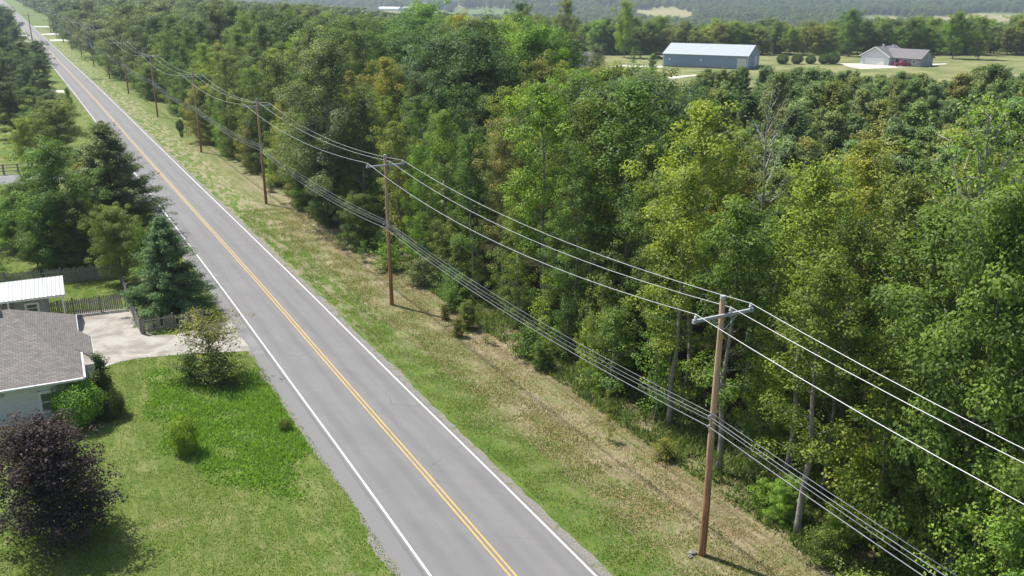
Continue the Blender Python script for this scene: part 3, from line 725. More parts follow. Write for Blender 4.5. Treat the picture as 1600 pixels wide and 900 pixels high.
picket('picket_fence', [(-33.55, 73.3), (-30.2, 67.4)], 'grey picket fence along the side of the concrete pad', seed=3)
picket('picket_fence', [(-42.4, 69.9), (-37.7, 71.7), (-33.7, 73.3)], 'grey picket fence between the shed and the concrete pad', seed=4)
picket('picket_fence', [(-30.1, 67.3), (-25.8, 69.6)], 'short dark picket fence below the blue-green pine', ht=1.3, seed=5)
# rail fence beside the side road
rt = empty('rail_fence', (*at(0, 272), g(*at(0, 272))), 0, category='fence', label='brown post and rail fence beside the side road')
a = Vector((*at(-40, 276), 0)); b = Vector((*at(52, 270), 0)); u = (b-a).normalized(); Ln = (b-a).length
for zz in (.5, 1.0, 1.45):
    mb = MB(); mb.tube([a+UP*(g(a.x, a.y)+zz), b+UP*(g(b.x, b.y)+zz)], .07, 4); loc(mb.build('rail', M['fence']), rt)
for i in range(5):
    c = a+u*Ln*i/4; mb = MB(); mb.box(c+UP*(g(c.x, c.y)+.75), (.1, .1, .85)); loc(mb.build('fence_post', M['fence']), rt)

# ------------------------------------------------------------------ blue barn, far house, vehicles
M['barn_wall'] = ribbed('blue_grey_siding', (.24, .34, .50), 1.2); M['barn_roof'] = ribbed('pale_metal_roof', (.46, .50, .53), .6)
M['far_white'] = simple('white_siding', (.62, .63, .65), .7, var=.1, scale=2); M['far_grey'] = simple('grey_siding', (.30, .32, .36), .8, var=.2, scale=2)
def far_building(name, A, B, depth, eave, ridge, wall, roof, label, cat='building', over=.4, hip=0, sideways=False):
    """front base corners A and B, gable roof with the ridge along A-B"""
    A = Vector((*A, 0)); B = Vector((*B, 0)); u = (B-A).normalized(); n_ = UP.cross(u); W = (B-A).length; z0 = g(*((A+B)/2).xy)
    root = empty(name, (A.x, A.y, z0), 0, category=cat, label=label)
    def q_(a, b, z): return A+u*a+n_*b+UP*(z0+z)
    mb = MB()
    prof = [n_*0, n_*depth, n_*depth+UP*eave, n_*depth/2+UP*(ridge-.06), UP*eave]
    mb.prism(prof, A+UP*(z0-.4), u*W); 
    mb.v = [(a, b, c) for a, b, c in mb.v]
    wl = quad_uv('wall', [[q_(0, 0, -.6), q_(W, 0, -.6), q_(W, 0, eave), q_(0, 0, eave)], [q_(W, 0, -.6), q_(W, depth, -.6), q_(W, depth, eave), q_(W, depth/2, ridge-.05), q_(W, 0, eave)],
                          [q_(W, depth, -.6), q_(0, depth, -.6), q_(0, depth, eave), q_(W, depth, eave)], [q_(0, depth, -.6), q_(0, 0, -.6), q_(0, 0, eave), q_(0, depth/2, ridge-.05), q_(0, depth, eave)]], wall)
    loc(wl, root); sl_ = (ridge-eave)/(depth/2)
    loc(quad_uv('roof', [[q_(-over, -over, eave-sl_*over), q_(W+over, -over, eave-sl_*over), q_(W+over-hip, depth/2, ridge), q_(-over+hip, depth/2, ridge)],
                     [q_(W+over, depth+over, eave-sl_*over), q_(-over, depth+over, eave-sl_*over), q_(-over+hip, depth/2, ridge), q_(W+over-hip, depth/2, ridge)]], roof, None, .12), root)
    return root, q_, u, n_
A_ = at(1036, 103.5); B_ = at(1167, 109)
br_, q_, u_, n_ = far_building('barn', A_, B_, 19, 4.4, 7.3, M['barn_wall'], M['barn_roof'], 'long blue metal barn with pale metal roof on the open lawn', 'barn')
W_ = (Vector(B_)-Vector(A_)).length
mb = MB(); mb.box(q_(W_-1.9, -.04, 1.75), (1.5, .05, 1.75), (u_, n_, UP)); loc(mb.build('garage_door', M['far_white']), br_)
mb = MB(); mb.box(q_(W_+.04, 13, 1.75), (.05, 1.9, 1.75), (u_, n_, UP)); loc(mb.build('end_door', M['far_white']), br_)
mb = MB(); mb.box(q_(W_/2, -.03, .3), (W_/2, .04, .3), (u_, n_, UP)); loc(mb.build('base_trim', M['far_grey']), br_)
mb = MB()
for a in (0, W_): mb.box(q_(a, -.03, 2.1), (.14, .05, 2.1), (u_, n_, UP))
loc(mb.build('corner_trim', M['far_white']), br_)
for k_, a in enumerate((2.2, 13)): 
    mb = MB(); mb.box(q_(a, -.1, 2.5), (.3, .08, .35), (u_, n_, UP)); loc(mb.build('wall_lamp', M['white']), br_)
# house
A_ = at(1344, 99.5); B_ = at(1388, 102.5); Av = Vector((*A_, 0)); Bv = Vector((*B_, 0)); u_ = (Bv-Av).normalized(); n_ = UP.cross(u_); W_ = (Bv-Av).length; z0 = g(*A_)
hr = empty('house', (A_[0], A_[1], z0), 0, category='house', label='white ranch house with grey gabled roof and pale garage front, on the far lawn')
def q_(a, b, z): return Av+u_*a+n_*b+UP*(z0+z)
D_, EA, RI = 15, 3.0, 6.0
loc(quad_uv('wall', [[q_(0, 0, -.5), q_(W_, 0, -.5), q_(W_, 0, EA), q_(W_/2, 0, RI-.1), q_(0, 0, EA)], [q_(W_, 0, -.5), q_(W_, D_, -.5), q_(W_, D_, EA), q_(W_, 0, EA)],
                 [q_(W_, D_, -.5), q_(0, D_, -.5), q_(0, D_, EA), q_(W_/2, D_, RI-.1), q_(W_, D_, EA)], [q_(0, D_, -.5), q_(0, 0, -.5), q_(0, 0, EA), q_(0, D_, EA)]], M['far_white']), hr)
loc(quad_uv('roof', [[q_(-.5, -.6, EA-.3), q_(W_/2, -.6, RI), q_(W_/2, D_+.5, RI), q_(-.5, D_+.5, EA-.3)], [q_(W_/2, -.6, RI), q_(W_+.5, -.6, EA-.3), q_(W_+.5, D_+.5, EA-.3), q_(W_/2, D_+.5, RI)]], M['shingle_far'], None, .2), hr)
WW, EB, RB = 10, 2.8, 5.4
loc(quad_uv('wing_wall', [[q_(W_, 2, -.5), q_(W_+WW, 2, -.5), q_(W_+WW, 2, EB), q_(W_, 2, EB)], [q_(W_+WW, 2, -.5), q_(W_+WW, 12, -.5), q_(W_+WW, 12, EB), q_(W_+WW, 7, RB-.1), q_(W_+WW, 2, EB)],
                 [q_(W_+WW, 12, -.5), q_(W_, 12, -.5), q_(W_, 12, EB), q_(W_+WW, 12, EB)]], M['far_grey']), hr)
loc(quad_uv('wing_roof', [[q_(W_*.6, 1.5, EB-.25), q_(W_+WW+.5, 1.5, EB-.25), q_(W_+WW+.5, 7, RB), q_(W_*.6, 7, RB)], [q_(W_+WW+.5, 12.5, EB-.25), q_(W_*.6, 12.5, EB-.25), q_(W_*.6, 7, RB), q_(W_+WW+.5, 7, RB)]], M['shingle_far'], None, .2), hr)
mb = MB()
for s_ in (0, 1):
    p0, p1 = q_(-.5+s_*(W_+1), -.66, EA-.3), q_(W_/2, -.66, RI); d = p1-p0; mb.box((p0+p1)/2, (d.length/2, .05, .16), (d.normalized(), n_, d.normalized().cross(n_)))
loc(mb.build('gable_trim', M['white']), hr)
mb = MB(); mb.box(q_(W_/2, -.05, 1.2), (W_*.34, .05, 1.15), (u_, n_, UP)); loc(mb.build('garage_door', M['white']), hr)
for a, b in ((W_+4.6, 1.95), (W_+7.8, 1.95)): window(hr, q_(a, b, 1.5), 1.3, 1.3, u_, n_)
mb = MB(); mb.box(q_(W_+2, 1.95, 1.1), (.5, .05, 1.05), (u_, n_, UP)); loc(mb.build('door', M['dark']), hr)
for a, b in ((4.8, 6), (6.9, 9)): 
    mb = MB(); mb.box(q_(a, b, RI-.15*abs(a-W_/2)), (.25, .25, .7), (u_, n_, UP)); loc(mb.build('chimney', M['far_white']), hr)
# small white house half hidden by the grey-leaved tree
r3, q3, u3, n3 = far_building('house', at(905, 110), at(930, 110.5), 8, 3.0, 5.6, M['far_white'], M['shingle_far'], 'small white house half hidden behind a pale round tree', 'house')
window(r3, q3(2.0, -.03, 1.5), .9, 1.1, u3, n3)
M['red_paint'] = simple('red_car_paint', (.28, .025, .06), .25, 0, .1, 3); M['dark_paint'] = simple('dark_car_paint', (.02, .022, .026), .25, 0, .1, 3); M['tyre'] = simple('tyre', (.02, .02, .02), .85)
def vehicle(name, x, y, rz, paint_, label, cat, pick=True, Ln=5.3):
    e = empty(name, (x, y, g(x, y)+.02), rz, category=cat, label=label); h = Ln/2
    if pick: prof = [(-h, .45), (h, .45), (h, .95), (h*.93, 1.08), (h*.40, 1.15), (h*.18, 1.72), (-h*.22, 1.76), (-h*.30, 1.15), (-h, 1.12)]
    else: prof = [(-h, .4), (h, .4), (h, .8), (h*.9, .95), (h*.42, 1.02), (h*.15, 1.45), (-h*.5, 1.48), (-h*.85, 1.05), (-h, .95)]
    mb = MB(); mb.prism([Vector((a, -.92, b)) for a, b in prof], (0, 0, 0), (0, 1.84, 0)); o = mb.build('body', paint_, e)
    bv = o.modifiers.new('b', 'BEVEL'); bv.width = .09; bv.segments = 3; bv.limit_method = 'ANGLE'
    for sx_ in (.6, -.62):
        for sy_ in (-1, 1):
            mb = MB(); mb.tube([(h*sx_, .80*sy_, .38), (h*sx_, .95*sy_, .38)], .38, 18); wv_ = mb.build('wheel', M['tyre'], e)
            mb = MB(); mb.tube([(h*sx_, .94*sy_, .38), (h*sx_, .965*sy_, .38)], .2, 12); mb.build('rim', M['metal_grey'], wv_)
    mb = MB()
    for sy_ in (-1, 1): mb.box((-h*.03 if pick else -h*.15, .925*sy_, 1.42 if pick else 1.22), (h*.24, .012, .2 if pick else .16))
    mb.build('side_window', M['glass'], e)
    mb = MB(); a0, a1 = (h*.385, 1.20), (h*.205, 1.66)
    if not pick: a0, a1 = (h*.40, 1.06), (h*.18, 1.4)
    d = Vector((a1[0]-a0[0], 0, a1[1]-a0[1])); mb.box(((a0[0]+a1[0])/2+.03, 0, (a0[1]+a1[1])/2+.01), (d.length/2, .78, .012), (d.normalized(), Vector((0, 1, 0)), d.normalized().cross(Vector((0, 1, 0))))); mb.build('windscreen', M['glass'], e)
    if pick:
        mb = MB(); mb.box((-h*.65, 0, 1.13), (h*.31, .74, .012)); mb.build('cargo_bed', M['dark'], e)
    for sy_ in (-1, 1):
        mb = MB(); mb.box((h+.005, .66*sy_, .8), (.03, .17, .08)); mb.build('headlight', M['white'], e)
        mb = MB(); mb.box((-h-.005, .72*sy_, .9), (.03, .12, .12)); mb.build('tail_light', M['red_paint'], e)
    return e
vehicle('pickup_truck', *at(1410, 103.6), R(-4), M['red_paint'], 'red pickup truck parked in front of the white ranch house', 'pickup truck')
vehicle('parked_car', *at(1437, 98.5), R(0), M['dark_paint'], 'dark car parked beside the white ranch house', 'car', False, 4.6)
vehicle('parked_car', *at(1028, 93.5), R(-10), M['dark_paint'], 'dark car parked left of the blue barn', 'car', False, 4.4)
# far farm buildings
for (x0, y0_, x1, dp, ev, rg, wl_, rf_, lb) in ((605, 27, 636, 16, 4, 8, 'far_white', 'far_rust', 'long white farm building with pinkish roof among distant trees'),
        (590, 17, 622, 18, 5, 9, 'far_white', 'barn_roof', 'pale farm building on the far plain, left of a wider one'),
        (628, 17, 668, 22, 6, 9, 'far_white', 'barn_roof', 'widest pale farm building on the far plain'),
        (1421, 30, 1430, 10, 4, 7, 'far_white', 'barn_roof', 'tiny white farmhouse beside the tan field')):
    if 'far_rust' not in M: M['far_rust'] = simple('faded_red_roof', (.42, .27, .22), .8)
    far_building('farm_building', at(x0, y0_), at(x1, y0_+.4), dp, ev, rg, M[wl_], M[rf_], lb, 'farm building')

# ------------------------------------------------------------------ trees and plants left of the road
LT = [  # tip x, tip y, base x, base y, proto, colour, width, label
 (265, 336, 268, 489, 'bluepine', 'bpine', 1.06, 'dense blue-green pine with full skirt behind the short picket fence', 'pine_tree'),
 (186, 332, 190, 441, 'broad2', 'olive', 1.05, 'reddish-tipped leafy tree just left of the blue-green pine', 'broadleaf_tree'),
 (176, 186, 186, 372, 'spruce', 'sprc', 1.2, 'tall dark spruce with tiered branches leaning over the road edge', 'spruce_tree'),
 (92, 236, 104, 412, 'broad1', 'mid', 1.15, 'large dark green tree behind the back picket fence', 'broadleaf_tree'),
 (92, 163, 96, 250, 'broad2', 'olive', 1.5, 'round tree with bronze yellow top beside the side road', 'broadleaf_tree'),
 (107, 137, 110, 178, 'pine2', 'pine', .8, 'small dark conical evergreen left of the distant road', 'evergreen_tree'),
 (24, 190, 45, 262, 'broad1', 'yg', 1.0, 'pale yellow-green tree over the rail fence', 'broadleaf_tree'),
 (26, 318, 20, 392, 'broad1', 'lime', 1.1, 'bright green bushy tree at the left edge above the shed', 'broadleaf_tree'),
 (2, 300, -6, 380, 'broad2', 'mid', 1.0, 'dark green tree cut by the left edge above the bright bush', 'broadleaf_tree'),
 (52, 352, 60, 420, 'broad2', 'mid', 1.0, 'low leafy tree directly behind the back fence and shed', 'broadleaf_tree'),
 (48, 292, 52, 392, 'full', 'mid', 1.0, 'leafy tree left of the large dark green tree, behind the back fence', 'broadleaf_tree'),
 (128, 318, 132, 422, 'full', 'dark', 1.0, 'low dark leafy tree between the large dark green tree and the reddish-tipped one', 'broadleaf_tree'),
 (140, 262, 146, 372, 'full', 'olive', 1.0, 'olive leafy tree hidden partly behind the reddish-tipped tree', 'broadleaf_tree'),
 (86, 300, 88, 418, 'full', 'mid', 1.0, 'leafy undertree at the foot of the large dark green tree', 'broadleaf_tree'),
 (8, 375, 5, 432, 'sap', 'bright', 1.5, 'bright green sapling behind the back fence at the left edge', 'sapling'),
 (140, 232, 142, 345, 'pine2', 'sprc', 1.5, 'paler grey-green pine standing just left of the tall dark spruce', 'pine_tree'),
 (235, 352, 225, 425, 'sap', 'lime', 1.0, 'light green sapling between the spruce and the blue-green pine', 'sapling'),
 (95, 668, 95, 838, 'plum', 'purple', 1.12, 'round purple-leaved plum tree on the front lawn', 'plum_tree'),
 (327, 502, 330, 588, 'thin', 'olive', 1.5, 'small sparse tree with visible limbs beside the driveway mouth', 'small_tree'),
]
for (tx, ty, bx, by_, pr, cl, wsc, lb, nm) in LT:
    x, y = at(bx, by_); h = height_at(tx, ty, x, y)
    plant(nm, pr, x, y, h, wsc, cl, lb, 'sapling' if nm == 'sapling' else 'tree')
for (tx, ty, bx, by_, pr, cl, wsc, lb, nm) in (
 (127, 596, 126, 664, 'ball', 'lime', .8, 'clipped round bright green bush at the house corner', 'round_bush'),
 (291, 653, 292, 708, 'tuft', 'bright', .62, 'small yellow-green shrub standing alone on the lawn', 'shrub'),
 (150, 548, 160, 640, 'columnar', 'dark', 1.3, 'dark narrow evergreen shrub between the house and the lawn', 'evergreen_shrub'),
 (172, 612, 174, 652, 'ball', 'dark', .8, 'low dark shrub at the foot of the narrow evergreen', 'shrub'),
 (10, 672, 6, 705, 'ball', 'grey', 1.2, 'pale silvery shrub behind the purple plum tree', 'shrub'),
 (445, 655, 446, 672, 'tuft', 'mid', 1.0, 'low green weed clump at the left road edge', 'weed_clump'),
 (300, 560, 300, 596, 'shrub', 'dark', 1.2, 'dark low shrub under the small sparse tree, left of its trunk', 'shrub'),
 (350, 560, 348, 600, 'shrub', 'mid', 1.3, 'green low shrub under the small sparse tree, right of its trunk', 'shrub'),
 (282, 187, 282, 206, 'ball', 'dark', .5, 'dark ivy-covered stump standing on the right verge', 'ivy_stump'),
 (284, 206, 284, 214, 'ball', 'mid', .6, 'tiny green shrub just below the dark stump on the verge', 'shrub')):
    x, y = at(bx, by_); h = max(.4, height_at(tx, ty, x, y)); PT_p = PT[pr]
    plant(nm, pr, x, y, h, wsc*(1.0 if pr != 'bush' else 1.15), cl, lb, 'shrub', parts=('stem', 'foliage'))
# the wooded left margin: trees between the lawns
q = random.Random(8); LG = []
for (tx, ty, bx, by_, cl) in ((70, 118, 72, 162, 'dark'), (45, 105, 50, 165, 'blue'), (20, 95, 22, 160, 'dark'), (60, 88, 64, 128, 'dark'), (38, 68, 40, 122, 'mid'), (12, 60, 14, 120, 'dark'),
        (80, 150, 84, 205, 'blue'), (50, 140, 55, 205, 'mid'), (18, 135, 20, 215, 'dark'), (72, 175, 60, 235, 'mid'),
        (58, 66, 60, 100, 'dark'), (30, 45, 30, 90, 'blue'), (10, 30, 8, 85, 'dark'), (20, 22, 20, 66, 'dark'), (4, 12, 2, 60, 'blue'), (66, 78, 68, 106, 'dark'), (6, 12, 8, 45, 'blue'), (13, 16, 14, 42, 'dark')):
    LG.append((tx, ty, bx, by_, cl))
for i, (tx, ty, bx, by_, cl) in enumerate(LG):
    x, y = at(bx, by_); h = min(19, height_at(tx, ty, x, y)); nearb = by_ > 150
    plant('broadleaf_tree', q.choice(['broad1', 'broad2']), x, y, h, q.uniform(1.15, 1.5), cl,
          'dark green tree in the leafy belt left of the road, above the side road' if nearb else 'dark green tree in the far part of the leafy belt left of the road',
          group='trees in the leafy belt left of the road' if nearb else 'far trees of the leafy belt left of the road', q=q)

# ------------------------------------------------------------------ roadside wood on the right
FR = [ # tip x, tip y, metres off the road line, proto, colour, width, label
 (1585, 330, 20.5, 'broad1', 'mid', .75, 'dark leafy tree at the right edge overhanging the lowest cables'),
 (1478, 322, 21.5, 'tall3', 'mid', 1.15, 'broad dense green tree left of the right-hand edge tree, in the front row'),
 (1545, 196, 28, 'limbed', 'yg', 1.0, 'yellow-green tree with pale forked limbs near the right edge'),
 (1400, 592, 19.4, 'sap', 'yg', 1.15, 'short yellow-green sapling under the taller trees at lower right'),
 (1372, 212, 27, 'tall1', 'yellow', 1.0, 'tall tree with orange yellow top, second from the white-limbed one'),
 (1430, 262, 24, 'tall2', 'olive', 1.0, 'olive tree between the orange-topped and the white-limbed trees'),
 (1287, 243, 21, 'tall2', 'yg', 1.05, 'slender light green tree with long straight grey trunk, right of the nearest pole'),
 (1340, 345, 21, 'tall4', 'mid', .9, 'mid green tree right of the slender light green one'),
 (1208, 128, 34, 'bare', 'grey', 1.0, 'half-bare tree with whitish dead branches behind the front row'),
 (1190, 330, 26, 'tall1', 'dark', 1.0, 'dark green tree directly behind the nearest pole'),
 (1105, 152, 23, 'tall3', 'yg', 1.1, 'tall bright yellow-green tree left of the nearest pole'),
 (1160, 250, 27, 'tall4', 'olive', .95, 'olive green tree between the yellow-green tree and the half-bare one'),
 (1045, 262, 21, 'tall1', 'mid', .8, 'narrow green tree left of the tall yellow-green one'),
 (985, 118, 24, 'tall2', 'mid', 1.25, 'tall wide-crowned green tree with bluish lower foliage'),
 (930, 150, 23, 'tall3', 'olive', 1.1, 'olive yellow tree left of the wide-crowned one'),
 (1020, 190, 26, 'tall4', 'blue', 1.0, 'bluish green tree tucked behind the olive yellow tree'),
 (853, 122, 19.5, 'tall1', 'bright', 1.0, 'bright green pointed tree with tall bare grey trunk in the front row'),
 (905, 235, 19.5, 'tall4', 'mid', .8, 'lower green tree right of the bright pointed one'),
 (785, 182, 21, 'tall3', 'rust', .95, 'tree with brownish pink top left of the bright pointed one'),
 (735, 205, 18.5, 'tall2', 'mid', 1.0, 'green tree midway between the two nearest poles'),
 (810, 270, 18.5, 'tall4', 'olive', .85, 'lower olive tree in front of the brownish one'),
 (690, 170, 20, 'tall3', 'yg', .95, 'light green tree right of the second pole'),
 (618, 186, 16.8, 'tall1', 'olive', 1.1, 'light olive tree directly behind the second pole crossarm'),
 (655, 232, 17, 'tall4', 'bright', .9, 'bright green lower tree behind the second pole'),
 (508, 80, 15.5, 'broad1', 'grey', .95, 'large round grey-green tree between the second and third poles'),
 (560, 150, 17.5, 'tall1', 'blue', .9, 'dark bluish tree right of the large round grey-green one'),
 (440, 150, 16, 'tall2', 'olive', 1.0, 'yellowish tree behind the third pole'),
 (392, 105, 15.5, 'tall3', 'mid', 1.0, 'green tree just left of the third pole top'),
 (425, 72, 20, 'tall1', 'yellow', 1.0, 'yellow-tinged tree behind the third pole'),
 (350, 88, 15, 'tall4', 'olive', 1.0, 'olive tree between the third and fourth poles'),
 (318, 66, 18, 'tall3', 'yg', 1.1, 'yellow-green tree behind the fourth pole'),
 (285, 72, 15, 'tall1', 'mid', 1.0, 'green roadside tree between the fourth and fifth poles'),
 (262, 60, 17, 'tall2', 'dark', 1.1, 'dark roadside tree just beyond the fourth pole'),
 (700, 72, 42, 'broad2', 'blue', 1.25, 'very wide blue-green tree rising above the middle of the wood'),
 (600, 88, 32, 'tall3', 'yellow', 1.1, 'golden tree in the wood behind the grey-green round tree'),
 (722, 34, 75, 'broad1', 'yellow', .8, 'golden yellow tree high in the middle of the wood'),
 (665, 13, 82, 'broad2', 'bright', 1.0, 'big round bright green tree rising above the far canopy'),
 (640, 52, 60, 'broad1', 'mid', .9, 'mid green tree below the big round bright one'),
]
used = []
q = random.Random(21)
for (tx, ty, L0, pr, cl, wsc, lb) in FR:
    x, y, h = by_top(tx, ty, L0); h = max(5 if pr != 'sap' else 3, min(h, 21)); used.append((x, y))
    nm = 'sapling' if pr == 'sap' else 'broadleaf_tree'
    plant(nm, pr, x, y, h, wsc, cl, lb, 'sapling' if pr == 'sap' else 'tree', q=q)
CAN = np.array([(850, 60), (868, 118), (900, 128), (940, 114), (1000, 120), (1045, 150), (1078, 142), (1100, 108), (1150, 103), (1230, 103), (1300, 112), (1340, 107), (1380, 118), (1430, 111), (1490, 128), (1520, 102), (1570, 102), (1640, 125), (1700, 125)])
CLEAR = [(8, 262), (30, 232), (50, 226), (90, 232), (150, 246), (280, 240), (300, 352), (150, 352), (36, 372), (20, 350), (8, 300)]
def inpoly(x, y, poly):
    c = False; j = len(poly)-1
    for i in range(len(poly)):
        xi, yi = poly[i]; xj, yj = poly[j]
        if (yi > y) != (yj > y) and x < (xj-xi)*(y-yi)/(yj-yi)+xi: c = not c
        j = i
    return c
cand = []
L0 = 20.
y_ = 24.
q = random.Random(5)
while y_ < 262:
    L_i = 17.5 + q.uniform(0, 2)
    st = 5.2 if y_ < 90 else 6.4 if y_ < 140 else 8.4
    while L_i < 330:
        x = lat(L_i, y_)+q.uniform(-1.4, 1.4); y = y_+q.uniform(-1.6, 1.6); L_i += st if L_i < 44 else st*.82
        px, py = pixel(x, y, g(x, y)+13)
        if y < 20 or not (-80 < px < 1720) or inpoly(x, y, CLEAR): continue
        if any((x-a)**2+(y-b)**2 < 9 for a, b in used): continue
        pine = L_i > 44 + 10*math.sin(y*.05) and y < 232 and px > 1040
        if not pine and L_i > 30 and q.random() < (.05): pine = True
        h = q.uniform(8.5, 14) if pine else q.uniform(13, 17.5) if y < 120 else q.uniform(13.5, 21)
        if y < 262 and px > 862 and L_i > 26:
            lim = float(np.interp(px, CAN[:, 0], CAN[:, 1]))+q.choice([0, 0, 2, 4, 7, 12])
            X, Y, Z = ray(px, lim); h = min(h, CH+Z*y/Y-g(x, y))
            if h < 5.5: continue
        if y > 150 and px <= 862:
            X, Y, Z = ray(px, float(np.interp(px, (0, 330, 380, 520, 560, 610, 700, 760, 800, 870), (-60, -20, 6, 14, 26, 30, 34, 40, 26, 26)))+q.choice([0, 4, 8])); h = min(h, CH+Z*y/Y-g(x, y))
            if h < 6: continue
        cand.append((x, y, h, pine, L_i, px))
    y_ += st
cand.sort(key=lambda t: t[1])
nb = npn = 0; rest = []
for (x, y, h, pine, L_i, px) in cand:
    if pine:
        if npn >= 285: rest.append((x, y, h, pine)); continue
        npn += 1
        plant('pine_tree', q.choice(['pine1', 'pine1', 'pine2']), x, y, h, q.uniform(.9, 1.35), q.choice(['pine', 'pine', 'sprc', 'sprc', 'dark', 'olive']),
              ('shaggy dark pine of the pine stand in front of the blue barn' if px < 1240 else 'shaggy dark pine of the pine stand in front of the white ranch house' if px < 1440 else 'shaggy dark pine of the pine stand right of the ranch house') if px > 1040 and L_i > 30 else 'scattered dark pine standing among broadleaf trees of the wood',
              group='pines of the stand before the barn lawn' if px > 1040 and L_i > 30 else 'scattered pines in the roadside wood', q=q)
    else:
        if nb >= 215: rest.append((x, y, h, pine)); continue
        nb += 1; u01 = q.random()
        cl = 'mid' if u01 < .34 else 'dark' if u01 < .56 else 'olive' if u01 < .64 else 'bright' if u01 < .78 else 'blue' if u01 < .88 else 'yg' if u01 < .95 else 'grey'
        pr = q.choice(['tall1', 'tall2', 'tall3', 'tall4']) if L_i < 40 else q.choice(['tall3', 'tall4', 'broad1', 'broad2', 'tall1'])
        CW = dict(mid='medium green', dark='dark green', olive='olive', bright='bright green', blue='bluish green', yg='yellowish green', grey='greyish green'); zone = 0 if y < 75 else 1 if y < 130 else 2
        plant('broadleaf_tree', pr, x, y, h, q.uniform(.95, 1.25) if y < 130 else q.uniform(1.05, 1.4), cl,
              CW[cl]+(' leafy tree crowding inside the wood beside the nearest pole', ' leafy tree crowding inside the wood opposite the second and third poles', ' leafy tree in the far part of the roadside wood beyond the third pole')[zone],
              group=('leafy trees inside the nearest part of the wood', 'leafy trees inside the middle part of the wood', 'leafy trees in the far part of the roadside wood')[zone], q=q)
print('IND', nb, npn, 'rest', len(rest), 'cand', len(cand))
# verge bushes and saplings along the foot of the wood
q = random.Random(99)
VB = [(1070, 640, 'yg', 'shrub', 1.3), (1150, 690, 'mid', 'bush', 1), (940, 560, 'mid', 'shrub', 1.6), (1200, 720, 'mid', 'shrub', 1.4), (835, 500, 'mid', 'shrub', 1.2), (975, 575, 'bright', 'shrub', 1.3)]
y_ = 27.
while y_ < 170:
    L_i = 15.5 + 1.8*math.sin(y_*.35)+q.uniform(-.8, 1.5) - (.9 if y_ > 60 else 0)
    x = lat(L_i, y_); h = q.uniform(.8, 2.3)
    plant('roadside_shrub', q.choice(['shrub', 'shrub', 'sap', 'full']), x, y_, h, q.uniform(.9, 1.3), q.choice(['mid', 'bright', 'mid', 'yg', 'grey', 'olive']),
          'low leafy shrub at the foot of the wood edge, ' + ('beside the nearest pole' if y_ < 55 else 'between the nearest and second poles' if y_ < 78 else 'beyond the second pole'), 'shrub',
          'shrubs at the foot of the wood, ' + ('nearest' if y_ < 55 else 'middle' if y_ < 78 else 'farther'), parts=('stem', 'foliage'), q=q)
    y_ += q.uniform(1.3, 2.8) if y_ < 80 else q.uniform(2, 4)

y_ = 26.
while y_ < 150:
    L_i = q.choice([17.6, 18.5, 20, 22, 24.5])+q.uniform(-.5, .5); x = lat(L_i, y_); h = q.uniform(3.5, 8.5)
    if not any((x-a)**2+(y_-b)**2 < 1.2 for a, b in used):
        cl = q.choice(['mid', 'bright', 'mid', 'yg', 'olive', 'dark'])
        z_ = 'beside the nearest pole' if y_ < 58 else 'between the two nearest poles' if y_ < 80 else 'beyond the second pole'
        plant('understorey_tree', q.choice(['sap', 'sap', 'full']), x, y_, h, q.uniform(.8, 1.15), cl, CW[cl]+' young tree under the front row of the wood, '+z_, 'young tree',
              'young trees under the front row, '+z_, q=q)
    y_ += q.uniform(.9, 1.9) if y_ < 85 else q.uniform(2, 4)

y_ = 88.
while y_ < 330:
    L_i = q.choice([14.2, 15.2, 16.5, 18.5])+q.uniform(-.5, .5); x = lat(L_i, y_); h = q.uniform(4.5, 10.5); cl = q.choice(['mid', 'bright', 'mid', 'yg', 'olive', 'dark'])
    z_ = 'near the third and fourth poles' if y_ < 170 else 'along the distant poles'
    plant('edge_tree', q.choice(['full', 'full', 'tall4', 'sap']), x, y_, h, q.uniform(.85, 1.15), cl, CW[cl]+' small tree on the wood edge '+z_, 'young tree',
          'small trees on the outer edge of the wood '+z_, q=q)
    y_ += q.uniform(2.4, 4.6)

# ------------------------------------------------------------------ trees of the barn lawn and the tree line behind it
for (tx, ty, bx, by_, pr, cl, wsc, lb) in (
 (1018, 83, 1018, 122, 'pine2', 'sprc', 1.4, 'conical evergreen standing alone by the curving track'),
 (930, 74, 930, 122, 'broad1', 'grey', 1.1, 'pale round tree in front of the small white house'),
 (989, 74, 989, 101, 'tall4', 'mid', 1.3, 'small lawn tree left of the barn, nearer the track'),
 (1001, 80, 1001, 97, 'tall1', 'dark', 1.6, 'small dark lawn tree between the other lawn tree and the barn'),
 (972, 8, 975, 90, 'broad2', 'yg', .62, 'tall light green tree towering above the line left of the barn'),
 (880, 4, 885, 100, 'broad1', 'olive', .7, 'tall olive tree left of the towering light green one'),
 (812, 12, 815, 112, 'broad2', 'dark', .62, 'tall dark tree at the left end of the barn clearing'),
 (860, 40, 862, 118, 'pine1', 'pine', 1.5, 'dark pine at the left edge of the barn clearing'),
 (830, 62, 832, 128, 'pine1', 'pine', 1.6, 'dark blue-green pine left of the barn clearing, nearer one'),
 (890, 62, 892, 120, 'pine1', 'pine', 1.7, 'dark round-topped pine beside the pale round tree'),
 (1328, 20, 1326, 88, 'broad2', 'mid', .8, 'tall round tree rising behind the row of lawn bushes'),
 (1490, 24, 1488, 92, 'broad2', 'bright', .85, 'tall bushy tree right of the white ranch house'),
 (1530, 32, 1528, 93, 'broad1', 'mid', .85, 'bushy tree second right of the white ranch house')):
    x, y = at(bx, by_); h = height_at(tx, ty, x, y); used.append((x, y))
    plant('pine_tree' if pr.startswith('pine') else 'broadleaf_tree', pr, x, y, h, wsc, cl, lb, q=q)
